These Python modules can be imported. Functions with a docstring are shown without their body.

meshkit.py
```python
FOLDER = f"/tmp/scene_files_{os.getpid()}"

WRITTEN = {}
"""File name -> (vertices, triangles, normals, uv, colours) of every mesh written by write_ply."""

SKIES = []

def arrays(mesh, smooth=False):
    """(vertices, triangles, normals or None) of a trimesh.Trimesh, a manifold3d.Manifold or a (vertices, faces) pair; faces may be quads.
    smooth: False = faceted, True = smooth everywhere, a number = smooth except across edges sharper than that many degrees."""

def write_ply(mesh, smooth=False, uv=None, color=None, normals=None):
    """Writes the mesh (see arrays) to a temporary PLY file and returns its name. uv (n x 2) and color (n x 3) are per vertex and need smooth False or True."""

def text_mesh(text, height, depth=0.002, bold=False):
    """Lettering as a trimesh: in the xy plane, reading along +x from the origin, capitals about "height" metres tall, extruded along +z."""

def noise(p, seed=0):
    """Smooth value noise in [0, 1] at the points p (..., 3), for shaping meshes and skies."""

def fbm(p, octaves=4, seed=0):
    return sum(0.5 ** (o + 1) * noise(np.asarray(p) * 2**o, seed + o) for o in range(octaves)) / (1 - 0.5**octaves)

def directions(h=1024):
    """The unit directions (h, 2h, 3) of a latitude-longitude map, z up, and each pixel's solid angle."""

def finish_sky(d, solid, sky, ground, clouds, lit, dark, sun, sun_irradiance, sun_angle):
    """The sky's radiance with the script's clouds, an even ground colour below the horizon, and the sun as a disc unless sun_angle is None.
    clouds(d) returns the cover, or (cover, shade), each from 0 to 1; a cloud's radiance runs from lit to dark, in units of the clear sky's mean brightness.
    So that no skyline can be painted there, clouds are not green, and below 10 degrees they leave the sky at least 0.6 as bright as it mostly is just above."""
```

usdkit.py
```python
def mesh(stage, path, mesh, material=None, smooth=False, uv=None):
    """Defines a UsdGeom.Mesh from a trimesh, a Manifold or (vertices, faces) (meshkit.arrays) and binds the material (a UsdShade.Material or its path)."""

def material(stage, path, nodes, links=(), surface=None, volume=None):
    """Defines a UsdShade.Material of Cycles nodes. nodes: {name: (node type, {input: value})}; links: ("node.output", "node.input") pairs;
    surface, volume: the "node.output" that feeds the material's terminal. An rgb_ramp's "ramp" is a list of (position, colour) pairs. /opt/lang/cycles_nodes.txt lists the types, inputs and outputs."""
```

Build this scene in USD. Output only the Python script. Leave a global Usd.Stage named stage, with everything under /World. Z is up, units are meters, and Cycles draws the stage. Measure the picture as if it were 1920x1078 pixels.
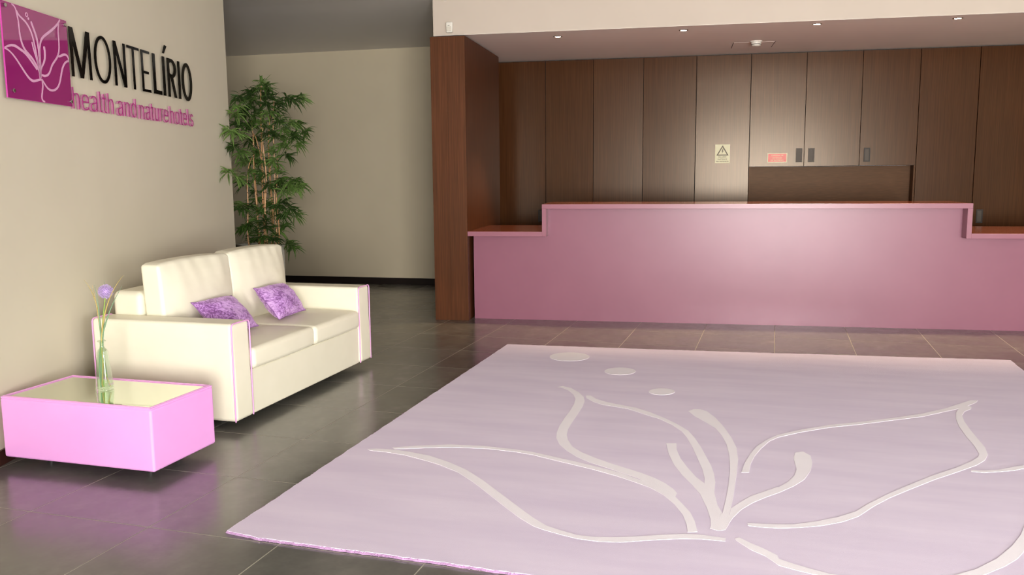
import math, random
import numpy as np, trimesh, shapely, shapely.ops, shapely.affinity
from shapely.geometry import Polygon, LineString, Point, box as sbox
import manifold3d
import meshkit, usdkit
from pxr import Usd, UsdGeom, UsdLux, UsdShade, Gf, Sdf, Vt

stage = Usd.Stage.CreateInMemory()
UsdGeom.SetStageUpAxis(stage, 'Z'); UsdGeom.SetStageMetersPerUnit(stage, 1.0)
UsdGeom.Xform.Define(stage, '/World'); UsdGeom.Scope.Define(stage, '/World/Looks')
rng = np.random.default_rng(7)

# ------------------------------------------------------------------ camera, sky, lights, exposure
FPX, PITCH, ROLL, YAW, EYE = 1617.38, .1323, .0091, -.2976, 1.4033
fw = np.array([math.sin(YAW)*math.cos(PITCH), math.cos(YAW)*math.cos(PITCH), -math.sin(PITCH)])
rt = np.cross(fw, [0, 0, 1]); rt /= np.linalg.norm(rt); dn = np.cross(fw, rt)
right = math.cos(ROLL)*rt + math.sin(ROLL)*dn; down = -math.sin(ROLL)*rt + math.cos(ROLL)*dn
cam = UsdGeom.Camera.Define(stage, '/World/camera')
cam.CreateHorizontalApertureAttr(36.0); cam.CreateVerticalApertureAttr(36.0*1078/1920)
cam.CreateFocalLengthAttr(FPX/1920*36.0); cam.CreateClippingRangeAttr((0.05, 200.0))
cam.CreateExposureAttr(0.56)
cam.AddTransformOp().Set(Gf.Matrix4d(*map(float, [*right, 0, *(-down), 0, *(-fw), 0, 0, 0, EYE, 1])))

def rect_light(name, loc, w, h, rx, rz, color, intensity):
    L = UsdLux.RectLight.Define(stage, '/World/' + name)
    L.CreateWidthAttr(w); L.CreateHeightAttr(h); L.CreateColorAttr(Gf.Vec3f(*color)); L.CreateIntensityAttr(intensity)
    L.AddTranslateOp().Set(Gf.Vec3d(*loc)); L.AddRotateXYZOp().Set(Gf.Vec3f(rx, 0, rz))
    return L
dome = UsdLux.DomeLight.Define(stage, '/World/sky_light'); dome.CreateIntensityAttr(0.6); dome.CreateColorAttr(Gf.Vec3f(.85, .92, 1.0))
# daylight behind the panes of the glazed rear wall (y = -4) and of an unseen window added in the right wall
REAR_Y = -4.0
WINS = [(-3.45, 0.9, 0.1, 2.4, 2.0), (1.1, 4.1, 0.05, 2.4, 40.0), (4.3, 6.0, 0.1, 2.4, 4.0)]   # x0, x1, z0, z1, radiance
for k, (x0, x1, z0, z1, e) in enumerate(WINS):
    rect_light('daylight_%d' % k, ((x0+x1)/2, REAR_Y-0.25, (z0+z1)/2), x1-x0, z1-z0, 90, 0, (1.0, .965, .91), e)   # faces +y
rect_light('daylight_3', (6.62, -1.2, 1.45), 4.4, 2.5, 90, 90, (1.0, .98, .95), 6.0)                          # faces -x; added daylight for the sign wall and sofa front

# ------------------------------------------------------------------ helpers
def lin(r, g, b):
    f = lambda c: c/12.92 if c <= .04045 else ((c+.055)/1.055)**2.4
    return tuple(f(c/255) for c in (r, g, b))
used = {}
def numbered(path):
    k = used.get(path, 0); used[path] = k+1
    return path if k == 0 else '%s_%03d' % (path, k)
def data(p, **kw):
    for k, v in kw.items():
        if v: p.SetCustomDataByKey(k, v)
def thing(name, label=None, cat=None, loc=(0, 0, 0), rotz=0, group=None, kind=None, rotx=0):
    x = UsdGeom.Xform.Define(stage, numbered('/World/' + name))
    x.AddTranslateOp().Set(Gf.Vec3d(*map(float, loc)))
    if rotz or rotx: x.AddRotateXYZOp().Set(Gf.Vec3f(rotx, 0, rotz))
    data(x.GetPrim(), label=label, category=cat, group=group, kind=kind)
    return x.GetPrim()
def part(name, m, mat, parent=None, label=None, smooth=30, kind=None):
    base = str(parent.GetPath()) if parent else '/World'
    g = usdkit.mesh(stage, numbered(base + '/' + name), m, mat, smooth=smooth)
    data(g.GetPrim(), label=label, kind=kind)
    return g.GetPrim()
def solo(name, m, mat, label, cat, smooth=30, group=None):
    p = part(name, m, mat, None, label, smooth); data(p, category=cat, group=group); return p
def copy_of(src, name, loc, rotz, label, group):
    x = UsdGeom.Xform.Define(stage, numbered('/World/' + name)); p = x.GetPrim()
    p.GetReferences().AddInternalReference(src.GetPath()); p.SetInstanceable(True)
    x.ClearXformOpOrder(); 
    x.AddTranslateOp().Set(Gf.Vec3d(*map(float, loc)))
    if rotz: x.AddRotateXYZOp().Set(Gf.Vec3f(0, 0, rotz))
    data(p, label=label, category=src.GetCustomData().get('category'), group=group)
    return p

cat = trimesh.util.concatenate
def bx(x0, x1, y0, y1, z0, z1, c=0.0):
    """box, with chamfered edges if c"""
    if not c:
        b = trimesh.creation.box((x1-x0, y1-y0, z1-z0)); b.apply_translation(((x0+x1)/2, (y0+y1)/2, (z0+z1)/2)); return b
    pts = []
    for sx in (0, 1):
        for sy in (0, 1):
            for sz in (0, 1):
                X, Y, Z = (x0, x1)[sx], (y0, y1)[sy], (z0, z1)[sz]
                dx, dy, dz = (c, -c)[sx], (c, -c)[sy], (c, -c)[sz]
                pts += [(X+dx, Y+dy, Z), (X+dx, Y, Z+dz), (X, Y+dy, Z+dz)]
    return trimesh.convex.convex_hull(np.array(pts))
def rounded(sx, sy, sz, r, n=(10, 10, 10), fn=None):
    """rounded box centred on the origin made of six grids; fn(points, unit) may push the points about"""
    h = np.array([sx, sy, sz])/2; inner = h - r
    V, Fc, base = [], [], 0
    for ax in range(3):
        a, b = (ax+1) % 3, (ax+2) % 3
        def ticks(i):
            k = np.linspace(-1, 1, n[i]+1)*inner[i]
            e = r*np.tan(np.linspace(0, np.pi/4, 4))[1:]
            return np.concatenate([-inner[i]-e[::-1], k, inner[i]+e])
        ta, tb = ticks(a), ticks(b)
        A, B = np.meshgrid(ta, tb, indexing='ij')
        for s in (-1, 1):
            P = np.zeros(A.shape+(3,)); P[..., a] = A; P[..., b] = B; P[..., ax] = s*h[ax]
            q = P.reshape(-1, 3); V.append(q)
            na, nb = A.shape; I = np.arange(na*nb).reshape(na, nb)
            f = np.stack([I[:-1, :-1], I[1:, :-1], I[1:, 1:], I[:-1, 1:]], -1).reshape(-1, 4)
            if s < 0: f = f[:, ::-1]
            Fc.append(f+base); base += na*nb
    P = np.vstack(V); F4 = np.vstack(Fc)
    core = np.clip(P, -inner, inner); d = P-core
    L = np.linalg.norm(d, axis=1, keepdims=True); P = core + d/np.maximum(L, 1e-9)*r
    if fn is not None: P = fn(P, P/h)
    t = trimesh.Trimesh(P, np.vstack([F4[:, [0, 1, 2]], F4[:, [0, 2, 3]]]), process=False)
    t.merge_vertices(digits_vertex=6); return t
def at(m, x, y, z):
    m = m.copy(); m.apply_translation((x, y, z)); return m
def rotz(m, deg):
    m = m.copy(); m.apply_transform(trimesh.transformations.rotation_matrix(math.radians(deg), [0, 0, 1])); return m
def tube(path, r, n=8, closed=False):
    path = np.asarray(path, float); rr = np.broadcast_to(np.asarray(r, float), (len(path),))
    T = np.roll(path, -1, 0)-np.roll(path, 1, 0) if closed else np.gradient(path, axis=0)
    T /= np.linalg.norm(T, axis=1, keepdims=True)
    up = np.array([0, 0, 1.]) if abs(T[0, 2]) < .9 else np.array([1., 0, 0])
    V = []
    N = np.cross(T[0], up); N /= np.linalg.norm(N)
    for k in range(len(path)):
        N = N-T[k]*(N@T[k]); N /= np.linalg.norm(N); Bn = np.cross(T[k], N)
        a = np.arange(n)*2*np.pi/n
        V.append(path[k]+rr[k]*(np.cos(a)[:, None]*N+np.sin(a)[:, None]*Bn))
    V = np.vstack(V); F = []
    m = len(path)
    for k in range(m if closed else m-1):
        for j in range(n):
            a, b, c, d = k*n+j, k*n+(j+1) % n, ((k+1) % m)*n+(j+1) % n, ((k+1) % m)*n+j
            F += [(a, c, b), (a, d, c)] if False else [(a, b, c), (a, c, d)]
    if not closed:
        V = np.vstack([V, path[0], path[-1]]); i0, i1 = m*n, m*n+1
        for j in range(n):
            F += [(i0, (j+1) % n, j), (i1, (m-1)*n+j, (m-1)*n+(j+1) % n)]
    t = trimesh.Trimesh(V, F, process=False); t.fix_normals(); return t
def lathe(prof, n=24):
    return trimesh.creation.revolve(np.array(prof, float), sections=n)
def extrude(poly, h, z=0.0):
    gs = [g for g in getattr(poly, 'geoms', [poly]) if g.geom_type == 'Polygon' and g.area > 1e-9]
    return at(cat([trimesh.creation.extrude_polygon(g, h, engine='earcut') for g in gs]), 0, 0, z)
def spline(pts, n=40, closed=False):
    from scipy.interpolate import CubicSpline
    p = np.asarray(pts, float); t = np.r_[0, np.cumsum(np.linalg.norm(np.diff(p, axis=0), axis=1)**.7)]
    return CubicSpline(t, p)(np.linspace(0, t[-1], n))
def ribbon(pts, w, n=60):
    """polygon of a brush stroke: centre points and half widths"""
    c = spline(pts, n); h = np.interp(np.linspace(0, 1, n), np.linspace(0, 1, len(w)), w)
    T = np.gradient(c, axis=0); T /= np.linalg.norm(T, axis=1, keepdims=True); N = np.stack([-T[:, 1], T[:, 0]], 1)
    discs = [Point(*c[k]).buffer(h[k], 6) for k in range(n)]
    return shapely.ops.unary_union([shapely.ops.unary_union([discs[k], discs[k+1]]).convex_hull for k in range(n-1)])

# ------------------------------------------------------------------ materials
def mat(name, nodes, links=(), surface='p.BSDF'):
    return usdkit.material(stage, '/World/Looks/' + name, nodes, links, surface=surface)
def plain(name, col, rough=.5, **kw):
    return mat(name, {'p': ('principled_bsdf', dict(base_color=col, roughness=rough, **kw))})
def mottled(name, c0, c1, scale, rough=.5, bump=0.0, bscale=None, stretch=(1, 1, 1), detail=4, lo=.3, hi=.7, rough2=None, **kw):
    nodes = {'g': ('geometry', {}), 'm': ('mapping', {'scale': stretch}), 'n': ('noise_texture', {'scale': scale, 'detail': detail, 'roughness': .55}),
             'r': ('rgb_ramp', {'ramp': [(0, c0), (lo, c0), (hi, c1), (1, c1)]}), 'p': ('principled_bsdf', dict(roughness=rough, **kw))}
    links = [('g.position', 'm.vector'), ('m.vector', 'n.vector'), ('n.fac', 'r.fac'), ('r.color', 'p.base_color')]
    if rough2 is not None:
        nodes['q'] = ('map_range', {'from_min': lo, 'from_max': hi, 'to_min': rough, 'to_max': rough2, 'clamp': True}); links += [('n.fac', 'q.value'), ('q.result', 'p.roughness')]
    if bump:
        nodes['n2'] = ('noise_texture', {'scale': bscale or scale, 'detail': 3}); nodes['b'] = ('bump', {'strength': bump, 'distance': .002})
        links += [('m.vector', 'n2.vector'), ('n2.fac', 'b.height'), ('b.normal', 'p.normal')]
    return mat(name, nodes, links)

M_WALL = mottled('wall_paint', lin(218, 210, 189), lin(222, 214, 193), 2.0, .6, .05, 220)
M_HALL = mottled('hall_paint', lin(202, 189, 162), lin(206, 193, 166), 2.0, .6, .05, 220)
M_FASCIA_DIMMED = mottled('fascia_white_dimmed', lin(198, 185, 172), lin(201, 188, 175), 2.0, .6, .04, 220)  # white plaster, darkened to tone down the light falling on it
M_SOFFIT_LIGHTENED = mottled('soffit_white_lightened', lin(240, 232, 226), lin(243, 235, 229), 2.0, .6)  # same white plaster, brightened in place of light bounced up to it
M_CEIL = mottled('ceiling_paint', lin(214, 210, 206), lin(220, 216, 212), 1.0, .45)
M_BLACKWOOD = mottled('dark_skirting_wood', lin(26, 19, 17), lin(34, 24, 21), 30, .35)
M_BROWNSKIRT = mottled('brown_skirting_wood', lin(52, 26, 22), lin(62, 32, 26), 30, .35)
M_GROUT = plain('grout', lin(172, 168, 154), .8)
# porcelain tiles: cloudy anthracite, each tile a shade of its own
mt = {'g': ('geometry', {}), 'o': ('object_info', {}), 'n': ('noise_texture', {'scale': 2.6, 'detail': 6, 'roughness': .62}), 'n3': ('noise_texture', {'scale': 26, 'detail': 4}),
      'r': ('rgb_ramp', {'ramp': [(0, lin(82, 82, 78)), (.4, lin(94, 93, 88)), (.6, lin(106, 104, 98)), (.78, lin(124, 121, 113)), (1, lin(132, 129, 120))]}),
      'off': ('vector_math', {'math_type': 'multiply_add', 'vector2': (7.0, 3.0, 5.0)}), 'cx': ('combine_xyz', {}),
      'q': ('map_range', {'from_min': .3, 'from_max': .7, 'to_min': .17, 'to_max': .27, 'clamp': True}), 'b': ('bump', {'strength': .06, 'distance': .001}),
      'p': ('principled_bsdf', {'specular_ior_level': .5, 'ior': 1.85})}
M_TILE = mat('anthracite_tile', mt, [('o.random', 'cx.x'), ('o.random', 'cx.y'), ('o.random', 'cx.z'), ('cx.vector', 'off.vector1'), ('g.position', 'off.vector3'), ('off.vector', 'n.vector'),
      ('g.position', 'n3.vector'), ('n.fac', 'r.fac'), ('r.color', 'p.base_color'), ('n.fac', 'q.value'), ('q.result', 'p.roughness'), ('n3.fac', 'b.height'), ('b.normal', 'p.normal')])
def wood(name, c0, c1, c2, rough, stretch=(55, 55, 1.1), coat=0.0, spec=.5, tint=(1, 1, 1)):
    return mat(name, {'g': ('geometry', {}), 'm': ('mapping', {'scale': stretch}), 'n': ('noise_texture', {'scale': 1.6, 'detail': 7, 'roughness': .6}),
        'm2': ('mapping', {'scale': tuple(3.2*s for s in stretch)}), 'n2': ('noise_texture', {'scale': 3, 'detail': 3}), 'w': ('noise_texture', {'scale': 1.1, 'detail': 2}),
        'r': ('rgb_ramp', {'ramp': [(0, c0), (.35, c0), (.52, c1), (.72, c2), (1, c2)]}), 'mx': ('mix', {'mix_type': 'overlay', 'fac': .15}), 'mx2': ('mix', {'mix_type': 'overlay', 'fac': .18}),
        'b': ('bump', {'strength': .05, 'distance': .001}), 'p': ('principled_bsdf', {'roughness': rough, 'coat_weight': coat, 'coat_roughness': rough, 'specular_ior_level': spec, 'specular_tint': tint})},
        [('g.position', 'm.vector'), ('g.position', 'm2.vector'), ('m.vector', 'n.vector'), ('m2.vector', 'n2.vector'), ('g.position', 'w.vector'), ('n.fac', 'r.fac'), ('r.color', 'mx.color1'), ('n2.fac', 'mx.color2'),
         ('mx.color', 'mx2.color1'), ('w.fac', 'mx2.color2'), ('mx2.color', 'p.base_color'), ('n2.fac', 'b.height'), ('b.normal', 'p.normal')])
M_PILLAR = wood('red_brown_veneer', lin(72, 39, 21), lin(83, 46, 25), lin(95, 54, 31), .42, spec=.3, tint=(1, .85, .7))
M_CAB = wood('walnut_veneer', lin(64, 36, 17), lin(72, 42, 21), lin(80, 48, 26), .23, spec=.27, tint=(1, .86, .70))
M_CABH = wood('walnut_veneer_crosswise', lin(80, 52, 33), lin(86, 57, 37), lin(94, 63, 42), .4, stretch=(1.1, 55, 55), spec=.16, tint=(1, .84, .66))
M_CARCASS = plain('cabinet_carcass', lin(30, 20, 14), .6)
M_GAP = plain('shadow_gap', lin(12, 8, 6), .8)
M_METAL = plain('brushed_steel', lin(74, 66, 58), .55, metallic=.3)
M_METAL_DK = plain('bronze_steel', lin(44, 36, 30), .55, metallic=.2)
M_COUNTER = mottled('mauve_lacquer', lin(142, 89, 108), lin(148, 94, 113), 1.5, .33, specular_ior_level=.42)
M_COUNTERTOP = mottled('mauve_lacquer_gloss', lin(152, 98, 114), lin(157, 103, 119), 1.5, .3, specular_ior_level=.4)
M_TOPREFLECT = plain('painted_wood_reflection', lin(112, 58, 44), .1)  # brown of the cabinet wood mirrored in the mauve tops, painted in
M_LEATHER = mottled('cream_leatherette', lin(236, 231, 209), lin(240, 235, 214), 5, .42, .12, 260)
M_PIPING = plain('pink_piping', lin(230, 168, 218), .45)
M_PINK = mottled('pink_leatherette', lin(234, 164, 228), lin(237, 168, 231), 4, .42, .1, 260)
M_MIRROR = plain('mirror_glass', lin(226, 232, 214), .02, metallic=1.0)
M_BLACK = plain('black_plastic', lin(14, 14, 14), .4)
M_CHROME = plain('chrome', lin(190, 188, 184), .12, metallic=1.0)
M_WHITEPL = plain('white_plastic', lin(226, 222, 212), .35)
M_GREYPL = plain('grey_plastic', lin(120, 118, 112), .4)
M_RUG = mottled('lilac_pile', lin(212, 197, 223), lin(227, 214, 235), 2.2, .95, .7, 420, stretch=(.45, 2.6, 1), detail=6, lo=.25, hi=.72, sheen_weight=.25)
M_RUGW = mottled('white_pile', lin(238, 232, 241), lin(243, 238, 246), 3.0, .95, .7, 420, sheen_weight=.25)
M_RUGEDGE = plain('lilac_pile_edge', lin(186, 148, 188), .95)
M_LOGO = mat('magenta_acrylic', {'p': ('principled_bsdf', {'base_color': lin(152, 30, 112), 'roughness': .04, 'coat_weight': .6, 'coat_roughness': .02})})
M_LOGOEDGE = plain('magenta_acrylic_edge', lin(196, 62, 160), .15)
M_LOGOLINE = plain('pale_pink_vinyl', lin(228, 172, 208), .3)
M_LETTER = plain('black_gloss_acrylic', lin(10, 9, 8), .12)
M_LETTER_PALED = mat('magenta_acrylic_paled', {'p': ('principled_bsdf', {'base_color': lin(240, 176, 214), 'roughness': .08, 'transmission_weight': .75})})  # magenta acrylic, made pale for the light its sides reflect
M_PINKFACE = plain('magenta_letter_face', lin(186, 66, 142), .2)
M_PLANTER = mottled('planter_grey', lin(160, 154, 140), lin(168, 162, 148), 4, .5)
M_SOIL = mottled('potting_bark', lin(38, 28, 20), lin(66, 48, 34), 60, .9)
M_CANE = mottled('bamboo_cane', lin(190, 136, 88), lin(214, 164, 112), 20, .4)
M_NODE = plain('bamboo_node', lin(120, 78, 46), .5)
def leafmat(name, c):
    return mat(name, {'o': ('object_info', {}), 'g': ('geometry', {}), 'n': ('noise_texture', {'scale': 9, 'detail': 2}), 'h': ('hsv', {'color': c}), 'v': ('map_range', {'from_min': .25, 'from_max': .75, 'to_min': .65, 'to_max': 1.35}),
        'd': ('principled_bsdf', {'roughness': .38}), 't': ('translucent_bsdf', {}), 'x': ('mix_closure', {'fac': .22})},
        [('g.position', 'n.vector'), ('n.fac', 'v.value'), ('v.result', 'h.value'), ('h.color', 'd.base_color'), ('h.color', 't.color'), ('d.BSDF', 'x.closure1'), ('t.BSDF', 'x.closure2')], surface='x.closure')
M_LEAF = [leafmat('bamboo_leaf_dark', lin(58, 84, 36)), leafmat('bamboo_leaf', lin(76, 106, 46)), leafmat('bamboo_leaf_light', lin(108, 138, 70))]
M_STEM = plain('flower_stem', lin(150, 184, 84), .45)
M_GRASSG = plain('grass_blade_green', lin(126, 160, 124), .45)
M_GRASSY = plain('grass_blade_tan', lin(190, 170, 100), .45)
M_PETAL = mottled('allium_petal', lin(226, 200, 244), lin(246, 234, 253), 160, .6)
M_VASE = mat('clear_bottle_glass', {'l': ('layer_weight', {'blend': .5}), 'pw': ('math', {'math_type': 'power', 'value2': 2.6}), 'f': ('math', {'math_type': 'multiply_add', 'value2': .75, 'value3': .045}), 't': ('transparent_bsdf', {'color': (.885, .945, .88)}), 'g': ('glossy_bsdf', {'roughness': .01, 'color': (1, 1, 1)}), 'x': ('mix_closure', {})}, [('l.facing', 'pw.value1'), ('pw.value', 'f.value1'), ('f.value', 'x.fac'), ('t.BSDF', 'x.closure1'), ('g.BSDF', 'x.closure2')], surface='x.closure')
M_LAMP = mat('lamp_glow', {'e': ('emission', {'color': (1.0, .78, .45), 'strength': 60.0})}, surface='e.emission')
M_STICKER = plain('photoluminescent_sticker', lin(206, 200, 158), .4)
M_INK = plain('sticker_ink', lin(82, 68, 44), .5)
M_RED = plain('sticker_red', lin(218, 92, 76), .4)
M_CREAMINK = plain('sticker_cream_ink', lin(226, 200, 150), .4)
M_PANE = mat('window_pane', {'f': ('fresnel', {'IOR': 1.45}), 't': ('transparent_bsdf', {}), 'g': ('glossy_bsdf', {'roughness': .0, 'color': (.9, .9, .9)}), 'x': ('mix_closure', {})}, [('f.fac', 'x.fac'), ('t.BSDF', 'x.closure1'), ('g.BSDF', 'x.closure2')], surface='x.closure')
M_ALU = plain('window_aluminium', lin(90, 90, 92), .4, metallic=.5)
def velvet(name, seed):
    return mat(name, {'tc': ('geometry', {}), 'm': ('mapping', {'location': (seed, seed*.7, 0), 'scale': (1, 1, 1.6)}), 'n': ('noise_texture', {'scale': 26, 'detail': 5, 'roughness': .6, 'distortion': 2.4}), 'n2': ('noise_texture', {'scale': 9, 'detail': 2}),
        'ad': ('math', {'math_type': 'multiply_add', 'value2': .55, 'value3': -.27}), 'sm': ('math', {'math_type': 'add'}),
        'r': ('rgb_ramp', {'ramp': [(0, lin(112, 66, 124)), (.38, lin(132, 82, 146)), (.48, lin(176, 126, 196)), (.60, lin(214, 170, 230)), (1, lin(228, 190, 240))]}),
        'b': ('bump', {'strength': .5, 'distance': .004}), 'p': ('principled_bsdf', {'roughness': .45, 'sheen_weight': .6, 'sheen_roughness': .35, 'sheen_tint': lin(226, 190, 236)})},
        [('tc.position', 'm.vector'), ('m.vector', 'n.vector'), ('m.vector', 'n2.vector'), ('n2.fac', 'ad.value1'), ('n.fac', 'sm.value1'), ('ad.value', 'sm.value2'), ('sm.value', 'r.fac'), ('r.color', 'p.base_color'), ('n.fac', 'b.height'), ('b.normal', 'p.normal')])

# ------------------------------------------------------------------ room shell
OX, OY = -2.798, 7.859                    # reception corner; the reception runs along U, its depth along V
RA = 6.1; ca, sa = math.cos(math.radians(RA)), math.sin(math.radians(RA))
def UV(u, v, z=0): return np.array([OX+u*ca-v*sa, OY+u*sa+v*ca, z])
TILE, TX, TY = .6, -2.3836, 2.7434
floor = thing('floor', 'dark anthracite porcelain floor tiles with pale grout joints', None, kind='structure')
X0, X1, Y0, Y1 = -9.0, 6.6, REAR_Y-.3, 11.6
part('grout_bed', bx(X0, X1, Y0, Y1, -.06, -.0007), M_GROUT, floor)
proj = lambda p: (lambda c: (960+FPX*c[0]/c[2], 539+FPX*c[1]/c[2]) if c[2] > .2 else None)(np.stack([right, down, fw])@(np.asarray(p, float)-[0, 0, EYE]))
g_ = .0018
tile_c = bx(-TILE/2+g_, TILE/2-g_, -TILE/2+g_, TILE/2-g_, -.012, 0, .0012)
def tile_seen(i, j):
    x, y = TX+i*TILE, TY+j*TILE
    for dx in (0, .3, .6):
        for dy in (0, .3, .6):
            q = proj((x+dx, y+dy, 0))
            if q and -20 < q[0] < 1940 and 440 < q[1] < 1098: return True
    return False
far_tiles = []
for i in range(-11, 15):
    for j in range(-12, 15):
        x, y = TX+(i+.5)*TILE, TY+(j+.5)*TILE
        if not (X0 < x < X1 and Y0 < y < Y1): continue
        u, v = (x-OX)*ca+(y-OY)*sa, -(x-OX)*sa+(y-OY)*ca
        hidden = (-1.5 < x-TX < 3.4 and 3.4 < y < 6.0 and x > -1.4 and x < 1.0) or (u > .6 and v > .7)
        if tile_seen(i, j) and not hidden: part('tile', at(tile_c, x, y, 0), M_TILE, floor, smooth=False)
        else: far_tiles.append(at(tile_c, x, y, 0))
part('tiles_out_of_view', cat(far_tiles), M_TILE, floor, smooth=False, kind='stuff')

def wall_box(name, p, q, thick, z0, z1, m, side=1, kind='structure'):
    """upright slab whose room face runs from p to q; side tells to which hand the thickness goes"""
    p, q = np.array(p, float), np.array(q, float); d = (q-p)/np.linalg.norm(q-p); n = np.array([-d[1], d[0]])*side*thick
    return extrude(Polygon([p, q, q+n, p+n]), z1-z0, z0)
CEIL_LOW, CEIL_HIGH, SOFFIT = 2.93, 3.2, 2.675
WB = math.radians(16); wd = np.array([-math.sin(WB), math.cos(WB)]); wn = np.array([math.cos(WB), math.sin(WB)]); W0 = np.array([-3.62, 3.2])
WEND = W0+wd*3.545
WL0 = W0+wd*(REAR_Y-.2-W0[1])/wd[1]
part('wall_left', wall_box('', WL0, WEND, .14, 0, CEIL_HIGH, M_WALL), M_WALL, None, 'long beige painted wall carrying the hotel sign, left of the sofa', kind='structure')
part('baseboard_left', wall_box('', WL0, WEND, .012, 0, .075, M_WALL, side=-1), M_BROWNSKIRT, None, 'dark brown skirting along the beige sign wall', kind='structure')
BA = math.radians(3); bp = np.array([-4.124, 10.08]); bd = np.array([math.cos(BA), math.sin(BA)])
B0, B1 = bp-bd*4.6, bp+bd*.62
part('wall_back', wall_box('', B0, B1, .2, 0, CEIL_LOW+.02, M_HALL), M_HALL, None, 'beige back wall of the passage behind the plant', kind='structure')
part('baseboard_back', wall_box('', B0, B1, .014, 0, .083, M_HALL, side=-1), M_BLACKWOOD, None, 'black skirting at the foot of the passage back wall', kind='structure')
part('wall_hall_left', wall_box('', (B0[0]+.1, 5.2), (B0[0]+.1, 10.0), .2, 0, CEIL_LOW+.02, M_HALL), M_HALL, None, kind='structure')
part('wall_hall_near', wall_box('', WEND-wd*.4-wn*.2, (B0[0]-.1, 5.3), .2, 0, CEIL_LOW+.02, M_HALL, side=1), M_HALL, None, kind='structure')
def with_openings(L, H, t, holes):
    b = sbox(0, 0, L, H)
    for h in holes: b = b.difference(sbox(*h))
    return extrude(b, t)
def upright(m, loc, deg):
    """a mesh drawn in xy with thickness z, stood up: x along the wall, y -> up, thickness to the -y side of the wall"""
    T = np.array([[1, 0, 0, 0], [0, 0, -1, 0], [0, 1, 0, 0], [0, 0, 0, 1.]]); m = m.copy(); m.apply_transform(T)
    m = rotz(m, deg); m.apply_translation(loc); return m
RX0 = -6.0
rear = with_openings(13.0, CEIL_HIGH, .2, [(x0-RX0, z0, x1-RX0, z1) for x0, x1, z0, z1, _ in WINS])
part('wall_rear', upright(rear, (RX0, REAR_Y, 0), 0), M_WALL, None, kind='structure')
rw = with_openings(11.2+4.2, CEIL_HIGH, .2, [(.8, .2, 5.2, 2.7)])
rwm = upright(rw, (0, 0, 0), 90); rwm.apply_translation((6.4, REAR_Y-.2, 0))
part('wall_right', rwm, M_WALL, None, kind='structure')
def window(k, x0, x1, z0, z1, place):
    w = thing('window_%d' % k, None, None, kind='structure'); f = .05
    n = max(2, round((x1-x0)/1.2)); rects = sbox(x0, z0, x1, z1)
    for j in range(n):
        a, b = x0+f+(x1-x0-f)*j/n, x0+(x1-x0-f)*(j+1)/n
        rects = rects.difference(sbox(a, z0+f, b, z1-f))
        part('pane', place(extrude(sbox(a, z0+f, b, z1-f), .006), .1), M_PANE, w)
    part('window_frame', place(extrude(rects, .06), .07), M_ALU, w)
for k, (x0, x1, z0, z1, _) in enumerate(WINS):
    window(k+1, x0, x1, z0, z1, lambda m, dd: upright(m, (0, REAR_Y-dd+.05, 0), 0))
def right_place(m, dd):
    m = upright(m, (0, 0, 0), 90); m.apply_translation((6.4+dd, REAR_Y-.2, 0)); return m
window(4, .8, 5.2, .2, 2.7, right_place)  # unseen window, added to light the sign wall and sofa front
ceil = thing('ceiling', 'plain off-white plaster ceiling of the passage and lobby', None, kind='structure')
def ceil_z(v): return float(np.interp(v, [-.1, 2.3], [CEIL_LOW+.09, CEIL_LOW]))
us, vs = [-9.0, 8.4], [-12.3, -.1, 2.7]
cv = []
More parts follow.
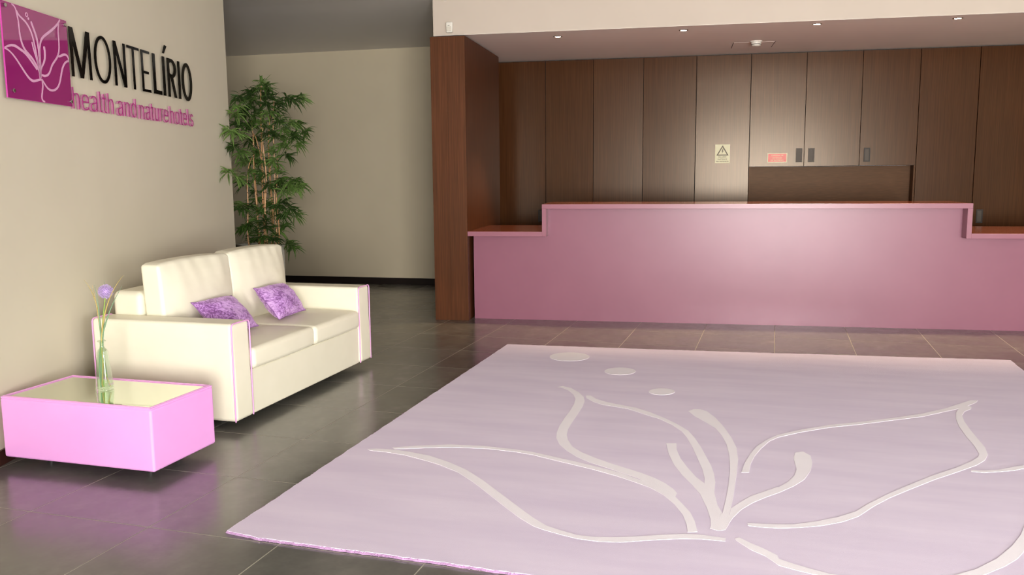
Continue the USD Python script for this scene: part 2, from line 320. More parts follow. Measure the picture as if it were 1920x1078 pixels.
for u_ in us:
    for v_ in vs: cv += [UV(u_, v_, ceil_z(v_)), UV(u_, v_, CEIL_HIGH)]
cf = []
for k in range(2):
    a, b = 2*k, 2*(k+1); c_, d_ = a+6, b+6
    cf += [(a, b, d_), (a, d_, c_), (a+1, d_+1, b+1), (a+1, c_+1, d_+1), (a, a+1, b+1), (a, b+1, b), (c_, d_+1, c_+1), (c_, d_, d_+1)]
cf += [(0, 6, 7), (0, 7, 1), (4, 11, 10), (4, 5, 11)]
cm = trimesh.Trimesh(np.array(cv), cf, process=False); cm.fix_normals()
part('plaster_ceiling', cm, M_CEIL, ceil, smooth=False)
# white bulkhead over the reception; light put into colour: fascia darker, soffit brighter
def uvbox(u0, u1, v0, v1, z0, z1, c=0.0):
    m = rotz(bx(u0, u1, v0, v1, z0, z1, c), RA); m.apply_translation((OX, OY, 0)); return m
UEND = 9.6
part('trim_1', uvbox(-.33, UEND, -.1, 3.2, SOFFIT+.003, CEIL_HIGH), M_FASCIA_DIMMED, None, 'white plaster fascia, colour dimmed, of the bulkhead over the reception counter', kind='structure')
part('trim_2', uvbox(-.33, UEND, -.0995, 3.2, SOFFIT, SOFFIT+.0029), M_SOFFIT_LIGHTENED, None, 'white plaster soffit, colour lightened, with recessed spotlights above the counter', kind='structure')

part('wall_reception_right', uvbox(6.212, 6.36, -.1, 2.5, 0, SOFFIT-.001), M_WALL, None, 'end wall of the reception niche', kind='structure')
part('wall_back_right', uvbox(6.361, 9.6, 2.3, 2.5, 0, SOFFIT-.001), M_HALL, None, kind='structure')
# ------------------------------------------------------------------ reception: partition, cabinets, counter
RLOC = (OX, OY, 0)
t = thing('wood_partition', 'tall red-brown veneered partition at the left end of the mauve counter', 'partition', RLOC, RA)
part('front_panel', bx(-.345, -.1846, -.166, -.146, 0, 2.655, .0005), M_PILLAR, t)
part('front_panel', bx(-.1844, -.016, -.166, -.146, 0, 2.655, .0005), M_PILLAR, t)
part('side_panel', bx(-.034, -.016, -.1455, 1.38, 0, 2.66, .001), M_PILLAR, t, 'side board facing the counter')
part('core', bx(-.343, -.035, -.1455, 1.38, 0, 2.66), M_PILLAR, t)

CV = 1.9
joints = [-.063, .422, .974, 1.536, 2.118, 2.705, 3.288, 3.863, 4.44, 5.022, 5.61, 6.2]
HINGE = {}
def pull(door_parent, u, z0, z1, m, h=CV):
    """recessed rectangular flush pull: frame plate and dished cup"""
    w = .066
    ring = sbox(u-w/2, z0, u+w/2, z1).difference(sbox(u-w/2+.012, z0+.014, u+w/2-.012, z1-.014))
    fr = upright(extrude(ring, .006), (0, h-.0005, 0), 0)
    hd = part('handle', fr, m, door_parent, smooth=False)
    cup = upright(extrude(sbox(u-w/2+.012, z0+.014, u+w/2-.012, z1-.014), .002), (0, h-.0015+.001, 0), 0)
    part('handle_cup', cup, M_METAL, door_parent, smooth=False)
def cab_label(k):
    return ['dark walnut cabinet door nearest the wood partition, with flush pull by the counter step', 'tall plain walnut door, second from the wood partition', 'tall plain walnut door, third from the wood partition, lighter brown',
            'tall plain walnut door left of the door with the yellow electrical warning sticker', 'tall walnut door bearing the yellow electrical warning sticker', None, None, None,
            'tall plain walnut door right of the open niche', 'dark walnut door with flush pull above the low right counter end', 'walnut cabinet door at the right edge of the picture', None][k]
TILT = [-.8, -.5, .7, -.5, .5, .1, .0, .1, .3, .8, .8, .5]
for k in range(11):
    u0, u1 = joints[k], joints[k+1]; g = .0025 if k != 4 else .004
    if k == 0: u0 = -.6
    upper = k in (5, 6, 7)
    name = 'wall_cupboard' if upper else 'tall_cabinet'
    lab = cab_label(k) or ['walnut wall cupboard with the red fire panel sticker and flush pull', 'middle walnut wall cupboard above the niche with flush pull at lower left', 'walnut wall cupboard at the right above the niche, small dark pull'][k-5]
    t = thing(name, lab, 'cupboard' if upper else 'cabinet', RLOC, RA, 'walnut cupboards behind the counter')
    z0 = 1.444 if upper else .0
    part('body', bx(u0+.001, u1-.001, CV+.025, CV+.38, z0, SOFFIT-.004), M_CARCASS, t)
    dm = bx(-(u1-u0)/2+g, (u1-u0)/2-g, -.0, .018, z0+.002, SOFFIT-.012, .001)
    dm = at(rotz(dm, TILT[k]), (u0+u1)/2, CV, 0)
    door = part('door', dm, M_CAB, t)
    if k == 5: pull(door, 3.236, 1.489, 1.64, M_METAL)
    if k == 6: pull(door, 3.364, 1.489, 1.64, M_METAL)
    if k == 7: pull(door, 3.94, 1.486, 1.637, M_METAL_DK)
    if k == 9: pull(door, 5.10, .826, .97, M_METAL_DK, CV-.003)
    if k == 0: pull(door, .366, .828, .972, M_METAL_DK, CV-.006)
t = thing('niche', 'open walnut-lined niche below the wall cupboards behind the counter', 'niche', RLOC, RA)
part('back_board', bx(2.706, 4.439, CV+.14, CV+.158, 0, 1.443), M_CABH, t)
part('side_board', bx(4.421, 4.4385, CV+.004, CV+.1395, 0, 1.443), M_CABH, t)
part('side_board', bx(2.7065, 2.724, CV+.004, CV+.1395, 0, 1.443), M_CABH, t)
part('shelf', bx(2.725, 4.42, CV-.1, CV+.139, .72, .74), M_CABH, t)

t = thing('reception_counter', 'long mauve lacquered reception counter with raised middle top', 'counter', RLOC, RA)
LOW0, LOW1, HI0, HI1, LIP = .811, .854, 1.067, 1.110, -.165
RL0, RL1, RR0, RR1, CEND = .698, .738, 4.359, 4.400, 6.2
fp = Polygon([(.012, 0), (CEND, 0), (CEND, LOW0), (RR1-.001, LOW0), (RR0, LOW0+.002), (RR0, HI0), (RL1, HI0), (RL1, LOW0), (.012, LOW0)])
part('front_panel', upright(extrude(fp, .03), (0, -.005, 0), 0), M_COUNTER, t, smooth=False)
part('side_return', bx(.012, .03, -.0045, .6, 0, LOW0-.001), M_COUNTER, t)
part('low_top', bx(-.0155, RL0-.0003, LIP, .85, LOW0, LOW1, .0012), M_COUNTERTOP, t, 'low left top')
part('low_top', bx(RR1+.0003, CEND, LIP, .85, LOW0, LOW1, .0012), M_COUNTERTOP, t, 'low right top')
part('riser', bx(RL0, RL1, LIP, .44, LOW0, HI0-.0003, .0012), M_COUNTERTOP, t)
part('riser', bx(RR0, RR1, LIP, .44, LOW0, HI0-.0003, .0012), M_COUNTERTOP, t)
part('high_top', bx(RL0, RR1, LIP, .44, HI0, HI1, .0012), M_COUNTERTOP, t, 'raised middle top')
for a_, b_, c_, d_, z_ in ((-.0155, RL0-.004, LIP+.006, .846, LOW1), (RR1+.004, CEND, LIP+.006, .846, LOW1), (RL0+.006, RR1-.006, LIP+.006, .436, HI1)):  # added thin plates carry the painted wood reflection of the mauve tops
    part('top_surface', bx(a_, b_, c_, d_, z_-.0005, z_+.0007), M_TOPREFLECT, t, 'wood reflection painted on the mauve top', smooth=False)
part('work_surface', bx(RL1+.001, RR0-.001, .0, .85, .72, .745, .002), M_COUNTERTOP, t)

# stickers on the cupboards
def glyphs(text, h, width=None, depth=.0004):
    m = meshkit.text_mesh(text, h, depth, bold=True)
    if width: m.apply_scale((width/(m.bounds[1][0]-m.bounds[0][0]), 1, 1))
    c = (m.bounds[0][0]+m.bounds[1][0])/2; m.apply_translation((-c, 0, 0)); return m
def on_door(m, u, z, off):
    return upright(m, (u, CV-off, z), 0)
U0, Z0, Z1 = 2.417, 1.488, 1.694
t = thing('electrical_warning_sticker', 'pale yellow sticker with lightning triangle on a tall walnut door', 'sign', RLOC, RA)
part('sheet', on_door(extrude(sbox(-.081, 0, .081, Z1-Z0), .0006), U0, Z0, .0020), M_STICKER, t, smooth=False)
tri = Polygon([(-.066, .084), (.066, .084), (0, .198)]); tri = tri.difference(Polygon([(-.047, .0945), (.047, .0945), (0, .176)]))
part('triangle', on_door(extrude(tri, .0004), U0, Z0, .0026), M_INK, t, smooth=False)
bolt = Polygon([(.004, .163), (-.012, .128), (-.001, .131), (-.010, .100), (.012, .138), (.002, .136), (.010, .160)])
part('lightning_bolt', on_door(extrude(bolt, .0004), U0, Z0, .0026), M_INK, t, smooth=False)
for s, z, w in (('QUADRO', .0615, .086), ('ELÉTRICO', .0365, .100), ('NO INTERIOR', .0115, .134)):
    part('lettering', on_door(glyphs(s, .0125, w), U0, Z0+z, .0026), M_INK, t, smooth=False)
U1, Zr = 3.006, 1.487
t = thing('fire_panel_sticker', 'small red sticker with cream lettering on the left wall cupboard', 'sign', RLOC, RA)
part('border', on_door(extrude(sbox(-.106, 0, .106, .104), .0005), U1, Zr, .0020), M_STICKER, t, smooth=False)
part('sheet', on_door(extrude(sbox(-.097, .008, .097, .096), .0004), U1, Zr, .0025), M_RED, t, smooth=False)
for s, z, w in (('CENTRAL DE', .0715, .128), ('DETECÇÃO', .045, .100), ('DE INCÊNDIO', .018, .135)):
    part('lettering', on_door(glyphs(s, .0135, w), U1, Zr+z, .0030), M_CREAMINK, t, smooth=False)

# soffit fittings
def downlight(u, v, lab, first=None):
    L = UV(u, v, SOFFIT)
    if first is not None: return copy_of(first, 'downlight', L, RA, lab, 'recessed spotlights in the reception soffit')
    t = thing('downlight', lab, 'spotlight', L, RA, 'recessed spotlights in the reception soffit')
    part('ring', lathe([(.030, -.004), (.041, -.0035), (.043, -.0002), (.043, .012), (.030, .012), (.030, -.004)], 28), M_CHROME, t)
    part('lamp', lathe([(0, -.0015), (.0285, -.0015), (.0285, .010), (0, .010)], 24), M_LAMP, t, 'glowing lamp')
    return t
SP = [(.799, .217), (1.965, .131), (3.115, .081), (4.258, .065), (5.38, .06)]
SPL = ['leftmost recessed spotlight in the soffit, nearest the wood partition', 'second recessed spotlight from the wood partition', 'third recessed spotlight from the partition, right of the smoke detector', 'recessed spotlight above the right counter step, rightmost one in the picture', 'recessed spotlight beyond the right counter step, last of the row']
first = None
for k, (u, v) in enumerate(SP):
    p = downlight(u, v, SPL[k], first); first = first or p
for k, (u, v) in enumerate(SP):
    L = UsdLux.SphereLight.Define(stage, '/World/spot_glow_%d' % k); L.CreateRadiusAttr(.02); L.CreateIntensityAttr(6000.0); L.CreateColorAttr(Gf.Vec3f(1, .74, .42))
    sh = UsdLux.ShapingAPI.Apply(L.GetPrim()); sh.CreateShapingConeAngleAttr(40.0); sh.CreateShapingConeSoftnessAttr(.6)
    L.AddTranslateOp().Set(Gf.Vec3d(*map(float, UV(u, v, SOFFIT-.03))))
t = thing('smoke_detector', 'round white smoke detector on the reception soffit', 'smoke detector', UV(2.675, .991, SOFFIT), RA)
part('base', lathe([(0, -.012), (.056, -.012), (.060, -.006), (.060, -.0002), (0, -.0002)], 28), M_WHITEPL, t)
part('sensor_head', lathe([(0, -.052), (.030, -.052), (.041, -.046), (.048, -.028), (.050, -.0125), (0, -.0125)], 28), M_WHITEPL, t)
part('vent_ring', lathe([(.0435, -.036), (.0475, -.036), (.0495, -.030), (.0475, -.0285)], 28), M_GREYPL, t)
t = thing('ceiling_hatch', 'flush white access hatch around the smoke detector in the soffit', 'hatch', UV(2.662, 1.25, SOFFIT), RA)
ring = sbox(-.205, -.205, .205, .205); 
for x_ in (-.202, .202): part('gap', bx(x_-.003, x_+.003, -.205, .205, -.0014, -.0002), M_GAP, t, 'dark shadow gap')
part('panel', bx(-.1988, .1988, -.2048, .2048, -.0016, -.0002), M_SOFFIT_LIGHTENED, t)
t = thing('alarm_sensor', 'small white motion sensor on the bulkhead above the wood partition', 'sensor', UV(-.168, -.1003, 2.695), RA)
part('housing', at(rounded(.066, .036, .098, .012, (4, 3, 6), lambda P, q: P*np.stack([1-.10*(q[:, 2] < 0)*np.abs(q[:, 2]), np.ones(len(P)), np.ones(len(P))], 1)), 0, -.0185, .049), M_WHITEPL, t)
part('lens', at(rounded(.046, .008, .040, .003, (4, 1, 4)), 0, -.0395, .034), plain('sensor_lens', lin(214, 208, 196), .25), t)
part('badge', bx(-.012, .006, -.0385, -.0366, .062, .068), M_GREYPL, t)
t = thing('dome_camera', 'black dome camera on the bulkhead cut off by the top of the picture', 'camera', UV(-.213, -.1003, 3.035), RA)
part('mount', at(trimesh.creation.cylinder(.045, .03, transform=trimesh.transformations.rotation_matrix(math.pi/2, [1, 0, 0])), 0, -.0155, 0), M_WHITEPL, t)
part('dome', at(trimesh.creation.icosphere(3, .042), 0, -.052, -.002), M_BLACK, t)

# ------------------------------------------------------------------ sign on the left wall
WROT = 90+16.0                     # local x runs along the wall, away from the camera; local -y points into the room
WLOC = (W0[0], W0[1], 0)
def on_wall(m, off):               # mesh drawn with x = along the wall, y = height, extruded; its back sits off metres from the wall
    return upright(m, (0, -off, 0), 0)
t = thing('logo_panel', 'square magenta acrylic logo panel with pale lily outline on the left wall', 'sign', WLOC, WROT)
PS0, PS1, PZ0, PZ1 = .246, .853, 1.797, 2.264
part('panel', on_wall(extrude(sbox(PS0, PZ0, PS1, PZ1), .008), .022), M_LOGO, t, smooth=False)
part('edge', on_wall(extrude(sbox(PS0-.0012, PZ0-.0012, PS1+.0012, PZ1+.0012).difference(sbox(PS0+.0005, PZ0+.0005, PS1-.0005, PZ1-.0005)), .0078), .022), M_LOGOEDGE, t, 'bright polished edge', smooth=False)
for s, z in ((.272, 2.244), (.826, 2.240), (.288, 1.833), (.836, 1.822)):
    st = at(lathe([(0, 0), (.008, 0), (.008, .034), (.0105, .034), (.0105, .039), (.008, .041), (0, .041)], 16), s, z, 0)
    part('standoff', on_wall(st, 0), M_CHROME, t)
LINES = [([(.34, 2.268-.006), (.371, 2.241), (.377, 2.221), (.386, 2.187), (.39, 2.122), (.421, 2.054), (.477, 2.02), (.511, 1.992), (.54, 1.959), (.545, 1.922)], (.004, .005, .007, .007, .006)),
 ([(.379, 2.234), (.399, 2.215), (.446, 2.195), (.488, 2.158), (.513, 2.104), (.528, 2.042), (.539, 1.985), (.546, 1.927)], (.005, .006, .006, .005)),
 ([(.250, 2.037), (.282, 2.05), (.336, 2.058), (.379, 2.048), (.423, 2.034), (.47, 2.004), (.52, 1.965)], (.004, .007, .007, .006)),
 ([(.25, 2.034), (.287, 2.026), (.336, 1.997), (.384, 1.956), (.434, 1.915), (.469, 1.9), (.508, 1.904), (.559, 1.915)], (.004, .005, .006, .007, .005)),
 ([(.503, 2.199), (.518, 2.173), (.537, 2.139), (.55, 2.093), (.554, 2.035), (.556, 1.982), (.556, 1.928)], (.007, .008, .006, .005)),
 ([(.496, 2.096), (.507, 2.061), (.525, 2.021), (.543, 1.975), (.55, 1.93)], (.005, .006, .005)),
 ([(.608, 2.085), (.61, 2.053), (.598, 2.014), (.573, 1.984), (.558, 1.935)], (.009, .008, .005, .004)),
 ([(.557, 1.97), (.561, 2.033), (.566, 2.085), (.587, 2.125), (.623, 2.152), (.689, 2.187), (.746, 2.223), (.786, 2.258)], (.005, .006, .007, .007, .005)),
 ([(.771, 2.236), (.761, 2.184), (.761, 2.129), (.752, 2.083), (.725, 2.046), (.672, 2.001), (.646, 1.965), (.623, 1.946), (.592, 1.937), (.57, 1.939)], (.004, .006, .006, .006)),
 ([(.738, 2.059), (.765, 2.063), (.81, 2.077), (.842, 2.07), (.848, 2.054)], (.005, .007, .005)),
 ([(.85, 2.046), (.815, 2.035), (.777, 1.997), (.746, 1.932), (.713, 1.889), (.663, 1.868), (.613, 1.874), (.581, 1.898), (.564, 1.914)], (.005, .007, .006, .006, .005)),
 ([(.559, 1.915), (.565, 1.881), (.553, 1.842), (.549, 1.814), (.571, 1.801)], (.005, .006, .005))]
frame = sbox(PS0+.001, PZ0+.001, PS1-.001, PZ1-.001)
for pts, w in LINES:
    part('lily_line', on_wall(extrude(ribbon(pts, w, 40).intersection(frame).simplify(.0006), .0008), .0301), M_LOGOLINE, t, smooth=False)
for s, z, r in ((.465, 2.231, .012), (.479, 2.214, .007)):
    d_ = Point(s, z).buffer(r, 8); d_ = d_.difference(Point(s, z).buffer(r*.55, 8)) if r > .01 else d_
    part('lily_dot', on_wall(extrude(d_, .0008), .0301), M_LOGOLINE, t, smooth=False)

def seg(w, *pts, cap='flat'):
    return LineString(pts).buffer(w/2, cap_style=cap, join_style='mitre', mitre_limit=3)
def ell(cx, cy, rx, ry, w, wy=None):
    e = lambda a, b: shapely.affinity.scale(Point(cx, cy).buffer(1, 24), a, b)
    return e(rx, ry).difference(e(rx-w, ry-(wy or w)))
def taper(p, q, w0, w1):
    p, q = np.array(p), np.array(q); n = np.array([1., 0])
    return Polygon([p-n*w0/2, p+n*w0/2, q+n*w1/2, q-n*w1/2])
uni = shapely.ops.unary_union
BZ, CZ = 1.966, 2.248
th, bo = .030, .046
LET = [('M', uni([taper((.912, CZ), (.913, BZ), .036, .030), taper((.916, CZ), (1.013, BZ), .042, .038), taper((1.103, CZ), (1.013, BZ), .042, .038), taper((1.108, CZ), (1.118, BZ), .038, .030)])),
 ('O', ell(1.274, 2.107, .107, .145, .031, .026)),
 ('N', uni([taper((1.434, CZ), (1.435, BZ), .034, .032), taper((1.436, CZ), (1.562, BZ), .038, .038), taper((1.566, CZ), (1.566, BZ), .032, .034)])),
 ('T', uni([sbox(1.605, CZ-.024, 1.782, CZ), sbox(1.677, BZ, 1.708, CZ)])),
 ('E', uni([sbox(1.808, BZ, 1.840, CZ), sbox(1.808, CZ-.024, 1.944, CZ), sbox(1.808, 2.087, 1.920, 2.111), sbox(1.808, BZ, 1.942, BZ+.024)])),
 ('L', uni([sbox(1.985, BZ, 2.032, CZ), sbox(1.985, BZ, 2.122, BZ+.036)])),
 ('Í', uni([sbox(2.146, BZ, 2.192, CZ), Polygon([(2.155, 2.262), (2.190, 2.262), (2.247, 2.326), (2.200, 2.332)])])),
 ('R', uni([sbox(2.229, BZ, 2.274, CZ), shapely.affinity.scale(Point(2.305, 2.176).buffer(1, 24), .088, .072).difference(shapely.affinity.scale(Point(2.302, 2.176).buffer(1, 24), .044, .040)).intersection(sbox(2.268, 2.05, 2.42, 2.3)),
            sbox(2.24, CZ-.034, 2.31, CZ), sbox(2.24, 2.104, 2.31, 2.138), taper((2.305, 2.12), (2.364, BZ), .05, .048)])),
 ('I', sbox(2.418, BZ, 2.463, CZ)),
 ('O', ell(2.588, 2.107, .101, .145, .046, .036))]
LW = {c_: .0045 for c_ in 'LÍRI'}
t = thing('hotel_name_lettering', 'large black raised letters MONTELÍRIO on the left wall', 'lettering', WLOC, WROT)
for ch, poly in LET:
    part('letter', on_wall(extrude(poly.buffer(-LW.get(ch, .0035), join_style='mitre'), .005), .016), M_LETTER, t, smooth=False)
    c = poly.representative_point()
t = thing('tagline_lettering', 'thick pink raised letters health and nature hotels under the black name', 'lettering', WLOC, WROT)
def glyph(text, h, thin=0.0):
    """outline of a line of lettering (as meshkit.text_mesh draws it), optionally slimmed"""
    import glob
    from PIL import Image, ImageDraw, ImageFont
    font = ImageFont.truetype(glob.glob("/opt/blender-*/*/datafiles/fonts/Inter.woff2")[0], 96)
    x0, y0, x1, y1 = font.getbbox(text, anchor="ls"); im = Image.new("L", (x1-x0+8, y1-y0+8))
    ImageDraw.Draw(im).text((4-x0, 4-y0), text, 255, font, anchor="ls")
    on = np.pad(np.asarray(im) > 127, ((0, 0), (1, 1))).astype(np.int8); rows, st = np.nonzero(np.diff(on, axis=1) == 1); en = np.nonzero(np.diff(on, axis=1) == -1)[1]
    sh = shapely.union_all(shapely.box(st, -rows-1, en, -rows)).buffer(.6).buffer(-.6).simplify(.5); k = h/70.0
    sh = shapely.affinity.affine_transform(sh, [k, 0, 0, k, (x0-4)*k, (4-y0)*k]); return sh.buffer(-thin) if thin else sh
def word(text, s0, s1, base, h):
    w0, _, w1, _ = glyph(text, h).bounds; k = (s1-s0)/(w1-w0)
    for i, ch in enumerate(text):
        g1 = glyph(ch, h); dx = glyph(text[:i+1], h).bounds[2]-g1.bounds[2]
        g1 = shapely.affinity.translate(g1.buffer(-.0034), dx-w0, 0); g1 = shapely.affinity.translate(shapely.affinity.scale(g1, k, 1, origin=(0, 0)), s0, base)
        q = part('letter', on_wall(extrude(g1, .014), .008), M_LETTER_PALED, t, smooth=False)
        part('letter_face', on_wall(extrude(g1, .0012), .0222), M_PINKFACE, q, smooth=False)
for text, s0, s1, b in (('health', .878, 1.370, 1.786), ('and', 1.418, 1.684, 1.784), ('nature', 1.728, 2.194, 1.781), ('hotels', 2.226, 2.664, 1.779)):
    word(text, s0, s1, b, .128)

# ------------------------------------------------------------------ rug
RZ = .012
# outline on the floor; the near and far edges run slightly askew and wander a little
near = [(-2.041, 2.777), (-1.86, 2.752), (-1.70, 2.752), (-1.40, 2.752), (-1.16, 2.752), (-.93, 2.744), (-.80, 2.742), (-.55, 2.735), (-.2, 2.728), (.3, 2.72), (.9, 2.70), (1.4, 2.69), (1.672, 2.68)]
far_ = [(1.672, 6.978), (1.55, 6.972), (1.0, 6.905), (.5, 6.86), (0, 6.80), (-.6, 6.745), (-1.2, 6.69), (-1.7, 6.655), (-1.95, 6.635), (-2.075, 6.625)]
wig = random.Random(3)
def wobble(pts, n=160, amp=.0035):
    p = np.array(pts); t_ = np.r_[0, np.cumsum(np.linalg.norm(np.diff(p, axis=0), axis=1))]; s = np.linspace(0, t_[-1], n)
    q = np.stack([np.interp(s, t_, p[:, 0]), np.interp(s, t_, p[:, 1])], 1)
    q[1:-1, 1] += np.array([wig.uniform(-amp, amp) for _ in range(n-2)]); return [tuple(x) for x in q]
left_ = [(-2.075+.034*k/90+wig.uniform(-.003, .003), 6.625-(6.625-2.777)*k/90) for k in range(1, 90)]
right_ = [(1.672+wig.uniform(-.003, .003), 2.68+(6.978-2.68)*k/90) for k in range(1, 90)]
rugp = Polygon(wobble(near)+right_+wobble(far_)+left_).buffer(0)
t = thing('rug', 'large lilac pile rug with white lily drawing in front of the counter', 'rug', (0, 0, 0))
part('pile', extrude(rugp.buffer(-.0015), .003, RZ-.0030), M_RUG, t, smooth=False)
part('backing', extrude(rugp, RZ-.0031-.0006, .0006), M_RUGEDGE, t, smooth=False)
# fuzzy fringe of pile ends along the near edge and the left edge
def tufts(edge, n, nx, ny):
    ms = []; e = np.array(edge); t_ = np.r_[0, np.cumsum(np.linalg.norm(np.diff(e, axis=0), axis=1))]
    for s in np.linspace(0, t_[-1], n):
        x, y = np.interp(s, t_, e[:, 0]), np.interp(s, t_, e[:, 1]); L = wig.uniform(.003, .009); j = wig.uniform(-.004, .004); w = .0028
        z = wig.uniform(.003, .010)
        p = np.array([(x+w*ny, y+w*nx, z+.002), (x-w*ny, y-w*nx, z+.002), (x, y, z-.003), (x+nx*L+j*ny, y+ny*L+j*nx, z-.001)])
        ms.append(trimesh.Trimesh(p, [(0, 1, 3), (1, 2, 3), (2, 0, 3), (0, 2, 1)], process=False))
    return cat(ms)
part('fringe', cat([tufts(near, 1100, 0, -1), tufts([(-2.075, 6.625), (-2.041, 2.777)], 900, -1, 0)]), M_RUGEDGE, t, smooth=False, kind='stuff')
